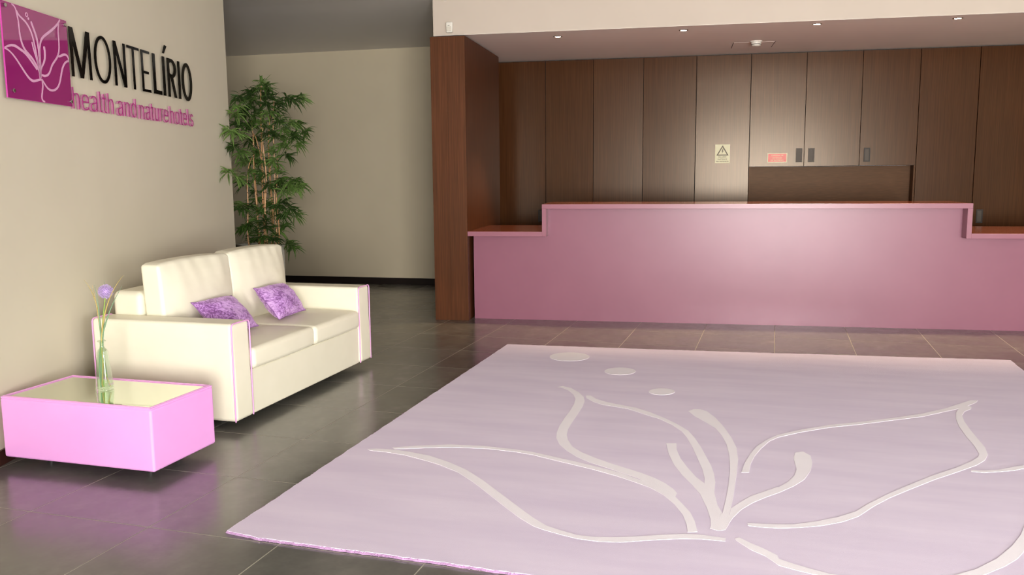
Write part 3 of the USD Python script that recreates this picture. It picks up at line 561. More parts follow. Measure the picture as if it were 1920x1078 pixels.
STROKES = [[(-1.337, 5.347), (-1.308, 5.378), (-1.242, 5.343), (-1.17, 5.246), (-1.116, 5.144), (-1.09, 5.05), (-1.075, 4.926), (-1.067, 4.758), (-1.061, 4.579), (-1.053, 4.453), (-1.037, 4.355), (-1.009, 4.265), (-0.963, 4.166), (-0.901, 4.093), (-0.822, 4.029), (-0.736, 3.97), (-0.642, 3.916), (-0.564, 3.87), (-0.497, 3.82), (-0.441, 3.764), (-0.4, 3.705), (-0.378, 3.658), (-0.381, 3.617), (-0.407, 3.641), (-0.451, 3.691), (-0.506, 3.745), (-0.573, 3.799), (-0.663, 3.855), (-0.744, 3.904), (-0.827, 3.951), (-0.906, 4.016), (-0.973, 4.091), (-1.035, 4.183), (-1.077, 4.285), (-1.098, 4.379), (-1.113, 4.5), (-1.122, 4.665), (-1.126, 4.814), (-1.136, 4.96), (-1.155, 5.085), (-1.191, 5.185), (-1.249, 5.282), (-1.306, 5.337)],
 [(-1.11, 5.179), (-1.08, 5.187), (-1.032, 5.118), (-0.953, 5.061), (-0.867, 5.022), (-0.769, 4.984), (-0.668, 4.904), (-0.568, 4.802), (-0.483, 4.693), (-0.421, 4.597), (-0.376, 4.478), (-0.329, 4.322), (-0.291, 4.176), (-0.26, 4.054), (-0.241, 3.951), (-0.227, 3.838), (-0.222, 3.701), (-0.221, 3.649), (-0.252, 3.72), (-0.273, 3.811), (-0.278, 3.881), (-0.297, 3.996), (-0.329, 4.132), (-0.371, 4.311), (-0.414, 4.467), (-0.453, 4.576), (-0.518, 4.684), (-0.602, 4.784), (-0.699, 4.858), (-0.801, 4.941), (-0.897, 4.974), (-0.967, 4.995), (-1.03, 5.04), (-1.093, 5.118)],
 [(-0.509, 4.346), (-0.458, 4.36), (-0.445, 4.255), (-0.412, 4.126), (-0.369, 4.008), (-0.317, 3.885), (-0.273, 3.811), (-0.222, 3.701), (-0.2, 3.566), (-0.174, 3.477), (-0.151, 3.472), (-0.125, 3.479), (-0.138, 3.418), (-0.148, 3.348), (-0.155, 3.314), (-0.183, 3.302), (-0.213, 3.315), (-0.211, 3.342), (-0.217, 3.407), (-0.242, 3.53), (-0.28, 3.672), (-0.321, 3.769), (-0.376, 3.883), (-0.431, 4.022), (-0.475, 4.176)],
 [(-0.458, 4.985), (-0.412, 4.89), (-0.35, 4.794), (-0.284, 4.684), (-0.241, 4.554), (-0.209, 4.41), (-0.185, 4.222), (-0.172, 4.031), (-0.169, 3.854), (-0.169, 3.69), (-0.172, 3.549), (-0.175, 3.465), (-0.147, 3.473), (-0.141, 3.671), (-0.14, 3.834), (-0.14, 4.009), (-0.142, 4.184), (-0.158, 4.369), (-0.19, 4.529), (-0.24, 4.717), (-0.297, 4.889), (-0.355, 5.013), (-0.395, 5.046), (-0.432, 5.04)],
 [(-0.149, 3.359), (-0.144, 3.545), (-0.114, 3.615), (-0.072, 3.704), (-0.02, 3.771), (0.039, 3.85), (0.046, 3.85), (0.084, 3.927), (0.115, 4.022), (0.126, 4.115), (0.115, 4.283), (0.125, 4.366), (0.162, 4.393), (0.196, 4.337), (0.2, 4.229), (0.189, 4.114), (0.157, 3.982), (0.111, 3.885), (0.045, 3.78), (-0.01, 3.708), (-0.061, 3.63), (-0.102, 3.545), (-0.132, 3.443)],
 [(-1.847, 3.906), (-1.735, 3.968), (-1.573, 4.032), (-1.394, 4.054), (-1.234, 4.045), (-1.14, 4.03), (-1.008, 3.984), (-0.889, 3.941), (-0.774, 3.895), (-0.662, 3.849), (-0.571, 3.785), (-0.487, 3.751), (-0.386, 3.624), (-0.34, 3.534), (-0.301, 3.453), (-0.276, 3.368), (-0.257, 3.268), (-0.293, 3.254), (-0.304, 3.327), (-0.329, 3.422), (-0.376, 3.529), (-0.433, 3.621), (-0.499, 3.692), (-0.574, 3.741), (-0.673, 3.801), (-0.786, 3.854), (-0.937, 3.914), (-1.119, 3.984), (-1.222, 4.007), (-1.381, 4.016), (-1.558, 3.993), (-1.719, 3.93), (-1.825, 3.886)],
 [(-1.959, 3.849), (-1.918, 3.868), (-1.82, 3.876), (-1.728, 3.864), (-1.619, 3.839), (-1.484, 3.771), (-1.361, 3.688), (-1.244, 3.579), (-1.145, 3.475), (-1.052, 3.377), (-0.965, 3.285), (-0.908, 3.227), (-0.837, 3.165), (-0.777, 3.138), (-0.702, 3.111), (-0.634, 3.111), (-0.561, 3.128), (-0.482, 3.158), (-0.396, 3.197), (-0.301, 3.235), (-0.236, 3.243), (-0.148, 3.237), (-0.149, 3.208), (-0.233, 3.204), (-0.305, 3.188), (-0.375, 3.16), (-0.453, 3.126), (-0.529, 3.09), (-0.61, 3.075), (-0.694, 3.078), (-0.768, 3.099), (-0.835, 3.122), (-0.885, 3.146), (-0.963, 3.212), (-1.048, 3.299), (-1.157, 3.415), (-1.275, 3.541), (-1.391, 3.648), (-1.512, 3.723), (-1.628, 3.773), (-1.742, 3.813), (-1.85, 3.83), (-1.938, 3.832)],
 [(-0.12, 4), (-0.11, 4.143), (-0.089, 4.283), (-0.061, 4.414), (-0.021, 4.525), (0.038, 4.642), (0.046, 4.652), (0.152, 4.767), (0.316, 4.91), (0.483, 5.017), (0.654, 5.137), (0.834, 5.283), (0.979, 5.435), (1.105, 5.604), (1.16, 5.673), (1.197, 5.677), (1.178, 5.623), (1.082, 5.48), (0.967, 5.363), (0.824, 5.215), (0.649, 5.088), (0.478, 4.965), (0.313, 4.86), (0.151, 4.718), (0.046, 4.605), (0.001, 4.524), (-0.04, 4.384), (-0.068, 4.254), (-0.082, 4.135), (-0.086, 4.009)],
 [(1.131, 5.51), (1.101, 5.543), (1.061, 5.474), (1.021, 5.35), (0.996, 5.209), (0.985, 5.053), (0.985, 4.886), (0.993, 4.711), (0.988, 4.584), (0.973, 4.528), (0.926, 4.449), (0.839, 4.331), (0.718, 4.19), (0.588, 4.018), (0.489, 3.879), (0.405, 3.75), (0.347, 3.647), (0.273, 3.566), (0.192, 3.5), (0.103, 3.443), (0.045, 3.427), (-0.014, 3.415), (-0.074, 3.407), (-0.071, 3.381), (-0.014, 3.38), (0.045, 3.388), (0.122, 3.415), (0.209, 3.46), (0.289, 3.522), (0.352, 3.594), (0.423, 3.726), (0.495, 3.841), (0.592, 3.971), (0.721, 4.139), (0.84, 4.277), (0.938, 4.395), (0.994, 4.487), (1.026, 4.583), (1.038, 4.702), (1.035, 4.831), (1.03, 4.992), (1.031, 5.166), (1.043, 5.301), (1.073, 5.392), (1.119, 5.461)],
 [(0.901, 4.319), (0.956, 4.327), (1.027, 4.357), (1.106, 4.423), (1.153, 4.455), (1.219, 4.496), (1.29, 4.561), (1.278, 4.509), (1.207, 4.448), (1.141, 4.407), (1.092, 4.365), (1.02, 4.327), (0.949, 4.293), (0.899, 4.297)],
 [(-0.115, 3.242), (-0.099, 3.257), (-0.058, 3.218), (-0.01, 3.182), (0.04, 3.135), (0.045, 3.106), (0.097, 3.078), (0.157, 3.053), (0.215, 3.033), (0.314, 3.024), (0.412, 3.036), (0.513, 3.069), (0.582, 3.104), (0.638, 3.15), (0.706, 3.21), (0.793, 3.319), (0.873, 3.453), (0.932, 3.576), (0.962, 3.66), (1.054, 3.874), (1.143, 4.078), (1.222, 4.296), (1.305, 4.535), (1.323, 4.54), (1.253, 4.304), (1.149, 3.988), (1.029, 3.705), (0.904, 3.416), (0.863, 3.338), (0.804, 3.258), (0.721, 3.168), (0.645, 3.099), (0.539, 3.03), (0.407, 2.989), (0.294, 2.979), (0.213, 2.999), (0.172, 3.011), (0.113, 3.027), (0.045, 3.052), (-0.002, 3.118), (-0.056, 3.159), (-0.093, 3.204), (-0.11, 3.227)],
 [(-1.325, 6.311), (-1.322, 6.275), (-1.327, 6.239), (-1.339, 6.206), (-1.358, 6.176), (-1.383, 6.152), (-1.413, 6.134), (-1.445, 6.123), (-1.479, 6.12), (-1.513, 6.126), (-1.545, 6.139), (-1.573, 6.159), (-1.596, 6.186), (-1.613, 6.218), (-1.622, 6.253), (-1.623, 6.289), (-1.615, 6.325), (-1.6, 6.359), (-1.578, 6.388), (-1.55, 6.41), (-1.517, 6.426), (-1.482, 6.432), (-1.446, 6.431), (-1.412, 6.42), (-1.381, 6.401), (-1.356, 6.376), (-1.337, 6.345)],
 [(-0.913, 5.92), (-0.912, 5.894), (-0.916, 5.867), (-0.926, 5.843), (-0.941, 5.82), (-0.96, 5.802), (-0.982, 5.789), (-1.006, 5.781), (-1.03, 5.779), (-1.054, 5.783), (-1.076, 5.793), (-1.095, 5.809), (-1.111, 5.828), (-1.121, 5.852), (-1.126, 5.878), (-1.125, 5.905), (-1.119, 5.931), (-1.107, 5.956), (-1.09, 5.977), (-1.069, 5.994), (-1.045, 6.005), (-1.02, 6.01), (-0.994, 6.009), (-0.971, 6.001), (-0.95, 5.987), (-0.932, 5.968), (-0.92, 5.946)],
 [(-0.585, 5.42), (-0.585, 5.4), (-0.589, 5.381), (-0.597, 5.362), (-0.609, 5.346), (-0.624, 5.332), (-0.64, 5.322), (-0.658, 5.316), (-0.677, 5.315), (-0.695, 5.318), (-0.711, 5.325), (-0.724, 5.336), (-0.735, 5.351), (-0.742, 5.368), (-0.745, 5.387), (-0.743, 5.407), (-0.737, 5.426), (-0.727, 5.444), (-0.714, 5.46), (-0.697, 5.472), (-0.679, 5.481), (-0.661, 5.485), (-0.642, 5.484), (-0.625, 5.478), (-0.609, 5.469), (-0.597, 5.455), (-0.589, 5.438)]]
for poly in STROKES:
    pg = Polygon(poly).buffer(0).buffer(.004).buffer(-.004)
    part('lily_stroke', extrude(pg.simplify(.001), (.0016+.00008*STROKES.index(poly)), RZ-.0009), M_RUGW, t, smooth=False)

# ------------------------------------------------------------------ sofa
SROT = 91.08
t = thing('sofa', 'cream leatherette two-seat sofa with pink piping against the sign wall', 'sofa', (-2.812, 3.965, 0), SROT)
def wrinkle(P, amp, sc, seed):
    n = meshkit.fbm(P*sc+seed, 3)-.5; return n*amp
def arm_fn(P, q):
    P = P.copy(); P[:, 1] += .004*np.sin(P[:, 2]*7); P[:, 0] += .004*(1-q[:, 2]**2)*np.sign(q[:, 0])*(np.abs(q[:, 0]) > .8)*(1-q[:, 1]**2); return P
for x0 in (0.0, 1.556):
    part('armrest', at(rounded(.174, .915, .55, .022, (4, 14, 10), arm_fn), x0+.0875, .4575, .325), M_LEATHER, t)
base = bx(.176, 1.554, .012, .86, .05, .308, .006)
part('base', base, M_LEATHER, t)
def backf(P, q):
    P = P.copy(); P[:, 2] += .008*(1-q[:, 0]**2)*(q[:, 2] > .8); return P
part('back_frame', at(rounded(1.39, .205, .68, .04, (20, 4, 10), backf), .865, .815, .395), M_LEATHER, t)
def seat_fn(seed):
    def f(P, q):
        P = P.copy(); crown = (1-np.clip(np.abs(q[:, 0]), 0, 1)**4)*(1-np.clip(np.abs(q[:, 1]), 0, 1)**4)
        P[:, 2] += .016*crown*(q[:, 2] > 0)
        P[:, 1] -= .010*(q[:, 1] < -.8)*(1-q[:, 0]**2)
        P[:, 2] += wrinkle(P, .010, 6, seed)*(q[:, 2] > .3); return P
    return f
part('seat_cushion', at(rounded(.712, .64, .122, .030, (22, 20, 4), seat_fn(3)), .540, .312, .371), M_LEATHER, t)
part('seat_cushion', at(rounded(.652, .64, .122, .030, (22, 20, 4), seat_fn(11)), 1.226, .312, .371), M_LEATHER, t)
def back_fn(seed, w):
    def f(P, q):
        P = P.copy(); a, b = np.clip(q[:, 0], -1, 1), np.clip(q[:, 2], -1, 1)
        crown = (1-np.abs(a)**3)*(1-np.abs(b)**2.6)
        P[:, 1] -= .055*crown*(q[:, 1] < .2); P[:, 1] += .03*crown*(q[:, 1] >= .2)
        P[:, 2] += .012*(1-np.abs(a)**2.2)*(b > .6) 
        P[:, 2] -= .006*(np.abs(a) > .9)*(b > .6)
        # soft pleats running down from the top seam and a fold low at the left
        pl_ = np.sin(a*17+seed+2*meshkit.noise(P*4+seed))*np.exp(-(1-b)*2.2)*(1-a**4)
        P[:, 1] += .0032*pl_*(q[:, 1] < .5)
        P[:, 1] += wrinkle(P, .016, 5, seed)*(q[:, 1] < .5)
        fold = np.exp(-((P[:, 0]+w*.30-(b+.45)*-.16)/.02)**2)*np.exp(-((b+.45)/.25)**2)
        P[:, 1] += .008*fold
        P[:, 1] += .05*(b+1)/2*.6 - .02
        return P
    return f
part('back_cushion', at(rounded(.70, .125, .475, .018, (34, 4, 26), back_fn(1.0, .70)), .535, .645, .66), M_LEATHER, t)
part('back_cushion', at(rounded(.672, .125, .475, .018, (34, 4, 26), back_fn(5.0, .672)), 1.218, .650, .665), M_LEATHER, t)
def piping(x0, y, r=.0042):
    c = .022; w, h0, h1 = .174, .052, .6
    pts = [(x0+.001, y, h0)] + [(x0+.001, y, z) for z in np.linspace(.15, h1-c, 6)] + [(x0+c-c*math.cos(a)+.001, y, h1-c+c*math.sin(a)) for a in np.linspace(.2, math.pi/2, 5)]
    pts += [(x0+w-c+c*math.sin(a)-.001+.001, y, h1-c+c*math.cos(a)) for a in np.linspace(0, math.pi/2, 5)] + [(x0+w, y, z) for z in np.linspace(h1-c-.05, .15, 6)] + [(x0+w, y, h0)]
    return tube(pts, r, 8)
for x0 in (0.0, 1.556):
    part('piping', piping(x0, .002), M_PIPING, t, 'pink piping')
    part('piping', piping(x0, .913), M_PIPING, t, 'pink piping')
for x in (.22, 1.50):
    for y in (.24, .80):
        part('foot', at(trimesh.creation.cylinder(.024, .05, sections=16), x, y, .0252), M_BLACK, t)

def pillow(name, tl, tr, bl, br, thick, seed, label):
    S = lambda p: np.array([-2.812, 3.965, 0]) + p[0]*np.array([-.01885, .99982, 0]) + p[1]*np.array([-.99982, -.01885, 0]) + p[2]*np.array([0, 0, 1.])
    tl, tr, bl, br = map(lambda p: S(np.array(p)), (tl, tr, bl, br)); c0 = (tl+tr+bl+br)/4
    n = np.cross(tr-tl, bl-tl); n /= np.linalg.norm(n)
    if n @ (np.array([0, 0, EYE])-c0) < 0: n = -n
    K = 42; a = np.linspace(-1, 1, K+1); A, B = np.meshgrid(a, a, indexing='ij')
    V, F = [], []
    for s in (1, -1):
        A2 = A*(1-.075*(1-B**2)**1.0*(np.abs(A))**3); B2 = B*(1-.075*(1-A**2)*(np.abs(B))**3)
        u, v = (A2+1)/2, (B2+1)/2
        P = (1-u)[..., None]*((1-v)[..., None]*tl+v[..., None]*bl)+u[..., None]*((1-v)[..., None]*tr+v[..., None]*br)
        prof = np.clip((1-A**4), 0, 1)**.75*np.clip((1-B**4), 0, 1)**.75
        prof = np.maximum(prof, 0)*.55 + .45*np.clip((1-A**2)*(1-B**2), 0, 1)
        wr = (meshkit.fbm(np.stack([A*3.2+seed, B*3.2, A*0], -1), 3)-.5)*.22
        edge = np.exp(-((1-np.abs(B))/.22)**2)*np.sin(A*22+seed)*.10 + np.exp(-((1-np.abs(A))/.2)**2)*np.sin(B*18+seed)*.08
        P = P + (s*thick*np.clip(prof*(1+wr+edge), 0, 2))[..., None]*n
        base_ = len(V)*(K+1)**2; V.append(P.reshape(-1, 3)); I = np.arange((K+1)**2).reshape(K+1, K+1)+base_
        f = np.stack([I[:-1, :-1], I[1:, :-1], I[1:, 1:], I[:-1, 1:]], -1).reshape(-1, 4); F.append(f if s > 0 else f[:, ::-1])
    V = np.vstack(V)-c0; F = np.vstack(F); m = trimesh.Trimesh(V, np.vstack([F[:, [0, 1, 2]], F[:, [0, 2, 3]]]), process=False); m.merge_vertices(digits_vertex=5); m.fix_normals()
    p = thing(name, label, 'pillow', c0); part('cover', m, velvet('crushed_velvet_%d' % seed, float(seed)), p, smooth=60)
    hem = np.vstack([np.linspace(x, y, 14)[:-1] for x, y in ((tl, tr), (tr, br), (br, bl), (bl, tl))])-c0
    k_ = np.linspace(-1, 1, 14)[:-1]; pull_ = .075*(1-k_**2)
    mid = hem.mean(0); hem = hem-(hem-mid)*np.tile(pull_, 4)[:, None]*.92
    part('seam', tube(hem, .0022, 6, closed=True), plain('velvet_seam_%d' % seed, lin(150, 100, 166), .6), p)
pillow('throw_pillow', (.36, .515, .650), (.752, .50, .640), (.30, .26, .462), (.690, .272, .462), .078, 4, 'purple crushed velvet pillow half hidden behind the near sofa armrest')
pillow('throw_pillow', (1.005, .50, .652), (1.385, .505, .640), (.925, .268, .462), (1.318, .292, .464), .080, 9, 'purple crushed velvet pillow leaning in the middle of the far seat')

# ------------------------------------------------------------------ pink coffee table with vase and flowers
TROT = .3
t = thing('coffee_table', 'low pink leatherette box table with mirrored top beside the sofa', 'table', (-3.570, 3.163, 0), TROT)
TL, TD, TB, TT = .872, .462, .05, .352
def puff(P, q):
    P = P.copy(); P[:, 1] += .004*np.sign(q[:, 1])*(np.abs(q[:, 1]) > .9)*(1-q[:, 0]**2)*(1-q[:, 2]**2); return P
part('box', at(rounded(TL, TD, TT-.006-TB, .012, (16, 10, 8), puff), TL/2, TD/2, (TB+TT-.006)/2), M_PINK, t)
rim = sbox(.004, .004, TL-.004, TD-.004).difference(sbox(.026, .026, TL-.026, TD-.026))
part('rim', extrude(rim, .0075, TT-.0078), M_PINK, t, 'raised padded rim')
for pts in ([(.012, .012), (TL-.012, .012), (TL-.012, TD-.012), (.012, TD-.012)],):
    q = []
    for k in range(4):
        a, b = np.array(pts[k]), np.array(pts[(k+1) % 4]); q += [(*(a+(b-a)*s), TT-.0015) for s in np.linspace(.0, 1, 12)[:-1]]
    part('piping', tube(q, .0055, 8, closed=True), M_PIPING, t, 'pink piping')
part('mirror_top', bx(.0262, TL-.0262, .0262, TD-.0262, TT-.0075, TT-.002, .001), M_MIRROR, t, 'mirror glass top')
for x in (.14, TL-.14):
    for y in (.14, TD-.12):
        part('foot', at(trimesh.creation.cylinder(.020, .052, sections=16), x, y, .0262), M_BLACK, t)
VX, VY, VZ = -3.168, 3.41, TT-.0018
t = thing('glass_vase', 'tapered square clear glass bottle vase on the pink table', 'vase', (VX, VY, VZ), 12)
def sq_loops(prof, n=8):
    """loops (half width, corner roundness 0 = square .. 1 = circle, z) to a closed skin"""
    V, F = [], []; N = 4*n
    for h, k, z in prof:
        for j in range(N):
            a = 2*math.pi*(j+.5)/N; c_, s_ = math.cos(a), math.sin(a); sq = 1/max(abs(c_), abs(s_)); r = h*((1-k)*min(sq, 1.30)+k)
            V.append((r*c_, r*s_, z))
    m = len(prof)
    for i in range(m-1):
        for j in range(N):
            a, b, c, d = i*N+j, i*N+(j+1) % N, (i+1)*N+(j+1) % N, (i+1)*N+j; F += [(a, b, c), (a, c, d)]
    V += [(0, 0, prof[0][2]), (0, 0, prof[-1][2])]; A, B = m*N, m*N+1
    for j in range(N): F += [(A, (j+1) % N, j), (B, (m-1)*N+j, (m-1)*N+(j+1) % N)]
    t_ = trimesh.Trimesh(V, F, process=False); t_.fix_normals(); return t_
OUT = [(.030, .1, 0), (.034, .05, .003), (.034, .05, .010), (.0205, .08, .195), (.0185, .25, .203), (.0125, .9, .214), (.0110, 1, .222), (.0110, 1, .238), (.0125, 1, .243), (.0200, 1, .246), (.0205, 1, .250), (.0170, 1, .252)]
INN = [(.0085, 1, .2518), (.0085, 1, .222), (.0100, .9, .212), (.0150, .25, .200), (.0172, .08, .192), (.0300, .05, .012), (.026, .1, .0085)]
part('body', sq_loops(OUT+INN), M_VASE, t, 'clear green-tinted glass', smooth=25)
def stem(name, label, cat_, tip, bend, m, w, flower=False, group=None, flat=False):
    base = np.array([VX+(.019 if rng.random() < .5 else -.017)+rng.uniform(-.006, .006), VY+rng.uniform(-.014, .014), VZ+.014]); neck = np.array([VX+rng.uniform(-.003, .003), VY+rng.uniform(-.003, .003), VZ+.235])
    p = spline([base, neck, neck+(np.array(tip)-neck)*.55+np.array(bend), np.array(tip)], 22)
    o = thing(name, label, cat_, base, group=group)
    rr = np.full(22, w) if flower else np.concatenate([np.full(12, w), np.linspace(w, w*.15, 10)])
    part('stem' if flower else 'blade', tube(p-base, rr, 6), m, o)
    return o, p-base
o, p = stem('allium_flower', 'round lilac allium flower on a green stem in the glass vase', 'flower', (-3.122, 3.41, .842), (-.002, 0, 0), M_STEM, .0026, True)
ball = []; c = p[-1]+np.array([0, 0, .004])
nf = 240; ph = np.pi*(3-5**.5)
for k in range(nf):
    z = 1-2*(k+.5)/nf; r = math.sqrt(1-z*z); d_ = np.array([r*math.cos(ph*k), r*math.sin(ph*k), z]); L = .031+rng.uniform(-.002, .004)
    for j in range(3):
        e = np.cross(d_, [.3, .5, .8]); e /= np.linalg.norm(e); f_ = np.cross(d_, e); a = j*2.1+rng.uniform(0, 2); s = (math.cos(a)*e+math.sin(a)*f_)
        q = np.array([d_*(L-.008), d_*L+s*.0042, d_*(L+.003)+s*.001, d_*L-s*.001+.003*np.cross(d_, s)])
        ball.append(trimesh.Trimesh(q+c, [(0, 1, 2), (0, 2, 1), (0, 2, 3), (0, 3, 2)], process=False))
core = at(trimesh.creation.icosphere(2, .026), *c)
head = part('flower_head', cat(ball), M_PETAL, o, smooth=False, kind='stuff')
part('flower_core', core, plain('allium_core', lin(206, 176, 232), .7), o)
TIPS = [((-3.209, 3.42, .874), (.004, 0, .02), M_GRASSY, 'tan grass blade leaning left in the vase'), ((-3.000, 3.40, .930), (-.030, 0, .02), M_GRASSY, 'tan grass blade arching right over the flower'), ((-3.268, 3.43, .899), (.03, 0, .02), M_GRASSY, 'thin pale grass blade arching furthest left'),
        ((-3.176, 3.40, .880), (.006, 0, .01), M_GRASSG, 'green grass blade just left of the allium'), ((-3.040, 3.43, .872), (-.016, 0, .005), M_GRASSG, 'green grass blade just right of the allium'), ((-3.15, 3.44, .89), (.004, 0, 0), M_GRASSG, 'green grass blade standing behind the allium')]
for tip, bend, m, lab in TIPS: stem('grass_blade', lab, 'grass', tip, bend, m, .0036, group='grass blades in the vase')

# ------------------------------------------------------------------ bamboo plant behind the sofa
PX, PY = -4.87, 7.10; PS, PH = .40, .715
t = thing('planter', 'square grey planter box holding the bamboo, behind the sofa', 'planter', (PX, PY, 0), 45)
outer = sbox(0, 0, PS, PS); inner_ = sbox(.022, .022, PS-.022, PS-.022)
part('body', cat([extrude(outer.difference(inner_), PH, .0), extrude(inner_, .02, .0)]), M_PLANTER, t, smooth=False)
part('rim', extrude(outer.buffer(.004, join_style='mitre').difference(inner_.buffer(-.004)), .012, PH), M_PLANTER, t, smooth=False)
part('soil', extrude(inner_, .02, PH-.06), M_SOIL, t)
CANES = [[(-4.92, 7.3, 0.711), (-4.917, 7.3, 1.086), (-4.914, 7.3, 1.292), (-4.897, 7.3, 1.445), (-4.848, 7.3, 1.567)], [(-4.834, 7.36, 0.708), (-4.852, 7.36, 0.927), (-4.862, 7.36, 1.187), (-4.874, 7.36, 1.394), (-4.863, 7.36, 1.803), (-4.88, 7.36, 1.93)], [(-4.71, 7.28, 0.716), (-4.717, 7.28, 0.985), (-4.703, 7.28, 1.19), (-4.686, 7.28, 1.393), (-4.702, 7.28, 1.645), (-4.697, 7.28, 1.846)], [(-4.698, 7.4, 0.707), (-4.681, 7.4, 1.031), (-4.668, 7.4, 1.392), (-4.664, 7.4, 1.597), (-4.657, 7.4, 1.951), (-4.638, 7.4, 2.102)], [(-4.784, 7.45, 0.701), (-4.754, 7.45, 1.392), (-4.744, 7.45, 1.804), (-4.717, 7.45, 1.981)], [(-4.772, 7.33, 0.711), (-4.758, 7.33, 1.034), (-4.741, 7.33, 1.291), (-4.763, 7.33, 1.546), (-4.82, 7.33, 1.785)], [(-4.792, 7.5, 0.697), (-4.793, 7.5, 1.025), (-4.779, 7.5, 1.392), (-4.775, 7.5, 1.6)], [(-4.892, 7.42, 0.702), (-4.892, 7.42, 1.133), (-4.902, 7.42, 1.394), (-4.891, 7.42, 1.806)], [(-4.661, 7.38, 0.709), (-4.645, 7.38, 1.135), (-4.629, 7.38, 1.392), (-4.618, 7.38, 1.565)], [(-4.83, 7.4, 0.704), (-4.813, 7.4, 1.134), (-4.802, 7.4, 1.547), (-4.781, 7.4, 2.157), (-4.77, 7.4, 2.257)]]
SPRAYS = [(-4.762, 7.392, 2.296, 9), (-4.839, 7.432, 2.237, 9), (-4.975, 7.45, 2.157, 9), (-4.933, 7.5, 2.119, 9), (-4.735, 7.432, 2.198, 9), (-4.554, 6.7, 2.093, 1), (-4.631, 7.338, 2.147, 3), (-4.665, 7.501, 2.11, 3), (-4.394, 7.401, 2.114, 3), (-4.387, 7.486, 2.14, 3), (-4.519, 6.579, 1.924, 1), (-4.898, 7.264, 2.025, 1), (-4.82, 7.365, 1.989, 1), (-4.772, 7.375, 1.928, 2), (-4.559, 7.184, 1.985, 4), (-4.492, 7.254, 1.914, 3), (-4.392, 7.275, 1.898, 3), (-4.436, 7.492, 1.89, 3), (-4.34, 7.44, 1.815, 8), (-4.356, 7.234, 1.777, 4), (-4.421, 7.451, 1.706, 8), (-4.459, 7.227, 1.68, 8), (-4.667, 7.39, 1.637, 3), (-4.404, 7.223, 1.59, 8), (-4.471, 6.436, 1.78, 1), (-4.563, 6.668, 1.769, 1), (-4.522, 6.538, 1.662, 0), (-4.64, 6.807, 1.61, 0), (-4.95, 7.363, 1.575, 0), (-4.45, 6.362, 1.433, 0), (-4.611, 6.712, 1.372, 0), (-5.073, 7.509, 1.342, 0), (-4.933, 7.484, 1.367, 7), (-4.737, 7.282, 1.444, 2), (-4.533, 7.303, 1.366, 8), (-4.391, 7.236, 1.316, 8), (-4.328, 7.23, 1.351, 8), (-4.257, 7.202, 1.306, 8), (-4.486, 7.282, 1.25, 8), (-4.582, 7.385, 1.161, 8), (-4.374, 7.181, 1.103, 8), (-4.44, 7.41, 1.031, 3), (-4.587, 7.295, 1.113, 8), (-4.759, 7.285, 1.077, 5), (-4.927, 7.458, 1.184, 1), (-5.022, 7.343, 1.125, 0), (-4.653, 6.783, 1.098, 0), (-4.948, 7.42, 0.986, 1), (-4.679, 7.199, 0.979, 2), (-4.751, 7.512, 1.036, 3), (-4.467, 7.188, 1.032, 3), (-4.918, 7.435, 0.843, 7), (-4.98, 7.467, 0.771, 0), (-4.708, 7.186, 0.827, 1), (-4.684, 7.448, 0.861, 8), (-4.657, 7.305, 0.798, 6), (-4.533, 7.377, 0.748, 8), (-4.364, 7.183, 0.73, 8), (-4.91, 7.196, 0.911, 1), (-4.63, 7.242, 1.317, 5), (-4.954, 7.505, 1.246, 1), (-4.637, 7.247, 1.793, 4), (-4.933, 7.437, 1.9, 1), (-5.011, 7.496, 1.749, 5), (-4.87, 7.5, 2.168, 9), (-4.822, 7.297, 2.2, 9), (-4.598, 7.301, 1.544, 8), (-4.722, 7.358, 1.546, 9), (-5.027, 7.444, 1.902, 1), (-4.584, 6.736, 2.004, 1), (-4.565, 7.451, 1.851, 4), (-4.651, 7.472, 2.032, 3), (-4.617, 7.192, 2.061, 3), (-4.947, 7.502, 1.55, 0), (-4.838, 7.211, 1.115, 0), (-4.83, 7.296, 2.05, 1), (-4.724, 7.388, 1.877, 2), (-4.587, 6.736, 1.865, 1), (-4.619, 7.494, 1.777, 4), (-4.615, 7.365, 1.443, 8), (-4.858, 7.286, 1.445, 0), (-4.936, 7.288, 1.548, 0), (-4.321, 7.24, 1.762, 8), (-4.368, 7.207, 2.117, 3), (-4.751, 7.231, 1.645, 2), (-4.75, 7.414, 1.134, 2), (-4.647, 7.519, 0.92, 8), (-4.882, 7.235, 0.935, 1), (-4.652, 7.197, 0.913, 1), (-4.944, 7.515, 1.759, 5), (-4.623, 7.361, 1.798, 4), (-4.908, 7.318, 1.979, 1), (-4.634, 7.261, 2.239, 9), (-4.632, 7.382, 1.315, 5), (-4.533, 7.461, 1.313, 8)]
bam = thing('bamboo_plant', 'tall artificial bamboo with orange canes standing in the grey planter', 'plant', (PX+0, PY+.28, PH-.055))
BO = np.array([PX, PY+.28, PH-.055])
cane_paths = []
for k, pts in enumerate(CANES):
    p = np.array(pts); b = p[0].copy(); b[2] = BO[2]+.004
    # root inside the planter
    cx, cy = -4.87, 7.38; b[0] = cx+(p[0][0]-cx)*.6; b[1] = cy+(b[1]-cy)*.6
    if p[0][2] > b[2]+.02: p = np.vstack([b, p])
    else: p[0] = b
    c = spline(p, 40); cane_paths.append(c)
    rr = np.linspace(.0085, .0042, 40)
    cn = part('cane', tube(c-BO, rr, 8), M_CANE, bam)
    nodes = [at(trimesh.creation.icosphere(1, rr[i]*1.25), *(c[i]-BO)) for i in range(3+k % 3, 39, 5)]
    for nd in nodes: nd.vertices[:] = nd.vertices
    part('cane_nodes', cat(nodes), M_NODE, cn)
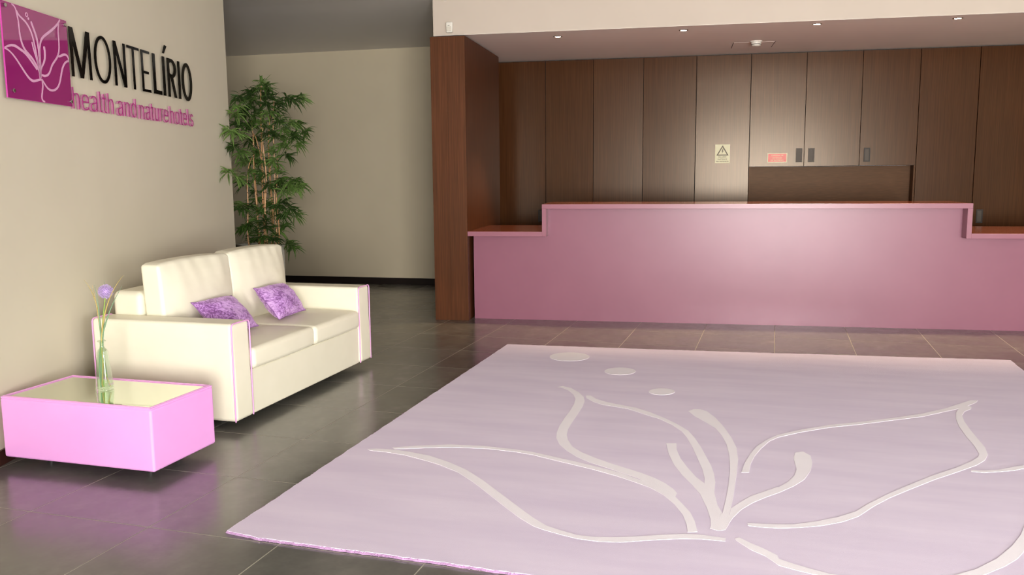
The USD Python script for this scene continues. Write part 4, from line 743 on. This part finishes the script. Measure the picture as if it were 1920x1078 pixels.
def leaf(base, direction, L, w, droop, roll):
    d = direction/np.linalg.norm(direction); s = np.cross(d, [0, 0, 1.]); s /= np.linalg.norm(s)+1e-9; nn = np.cross(s, d)
    s = math.cos(roll)*s+math.sin(roll)*nn
    V = []
    for t_, ww in ((0, .12), (.22, .8), (.45, 1), (.72, .62), (1, .0)):
        c = base+d*L*t_+np.array([0, 0, -droop*L*t_*t_]); f = np.cross(s, d)*w*.22*ww
        V += [c-s*w*ww/2+f, c, c+s*w*ww/2+f] if ww else [c]
    F = []
    for i in range(3):
        a = i*3; F += [(a, a+1, a+4), (a, a+4, a+3), (a+1, a+2, a+5), (a+1, a+5, a+4)]
    F += [(9, 10, 12), (10, 11, 12)]
    return trimesh.Trimesh(np.array(V), F, process=False)
for i, (x, y, z, k) in enumerate(SPRAYS):
    c = np.array([x, y, z]); cane = cane_paths[k]
    j = int(np.argmin(np.linalg.norm(cane-c, axis=1)+.5*np.maximum(cane[:, 2]-c[2], 0)))
    j = max(4, j-2); a = cane[j]; out = c-a; Lh = np.linalg.norm(out)
    outd = out/max(Lh, 1e-6)
    ls = [tube(np.array([a+(c-a)*s+np.array([0, 0, .03*math.sin(math.pi*s)]) for s in np.linspace(0, 1, 6)])-BO, .0022, 5)] if Lh > .02 else []
    n = int(rng.integers(24, 33))
    side = np.cross(outd, [0, 0, 1.]); side /= np.linalg.norm(side)+1e-9
    for q in range(n):
        ang = rng.uniform(-1.7, 1.7); el = rng.uniform(-.55, .65)
        hd = outd*np.array([1, 1, .35]); hd = hd/ (np.linalg.norm(hd)+1e-6) if np.linalg.norm(hd) > .05 else np.array([1., 0, 0])
        dr = hd*math.cos(ang)+side*math.sin(ang)+np.array([0, 0, el])
        ls.append(leaf(c-BO-outd*rng.uniform(0, .05)+rng.normal(0, .012, 3), dr, rng.uniform(.08, .15) if x > -4.62 or y > 6.6 else rng.uniform(.06, .10), rng.uniform(.014, .021), rng.uniform(.15, .7), rng.uniform(-.9, .9)))
    spray = cat(ls); vv = np.array(spray.vertices); rel = vv[:, :2]+BO[:2]-W0; ds, ss = rel@wn, rel@wd
    inside = (ss < 3.56) & (ds > -.2) & (ds < .008)            # leaves bend along the wall, not into it
    vv[inside, :2] += (.008-ds[inside])[:, None]*wn; spray.vertices = vv
    part('leaf_spray', spray, M_LEAF[int(rng.integers(0, 3))], bam, smooth=False)
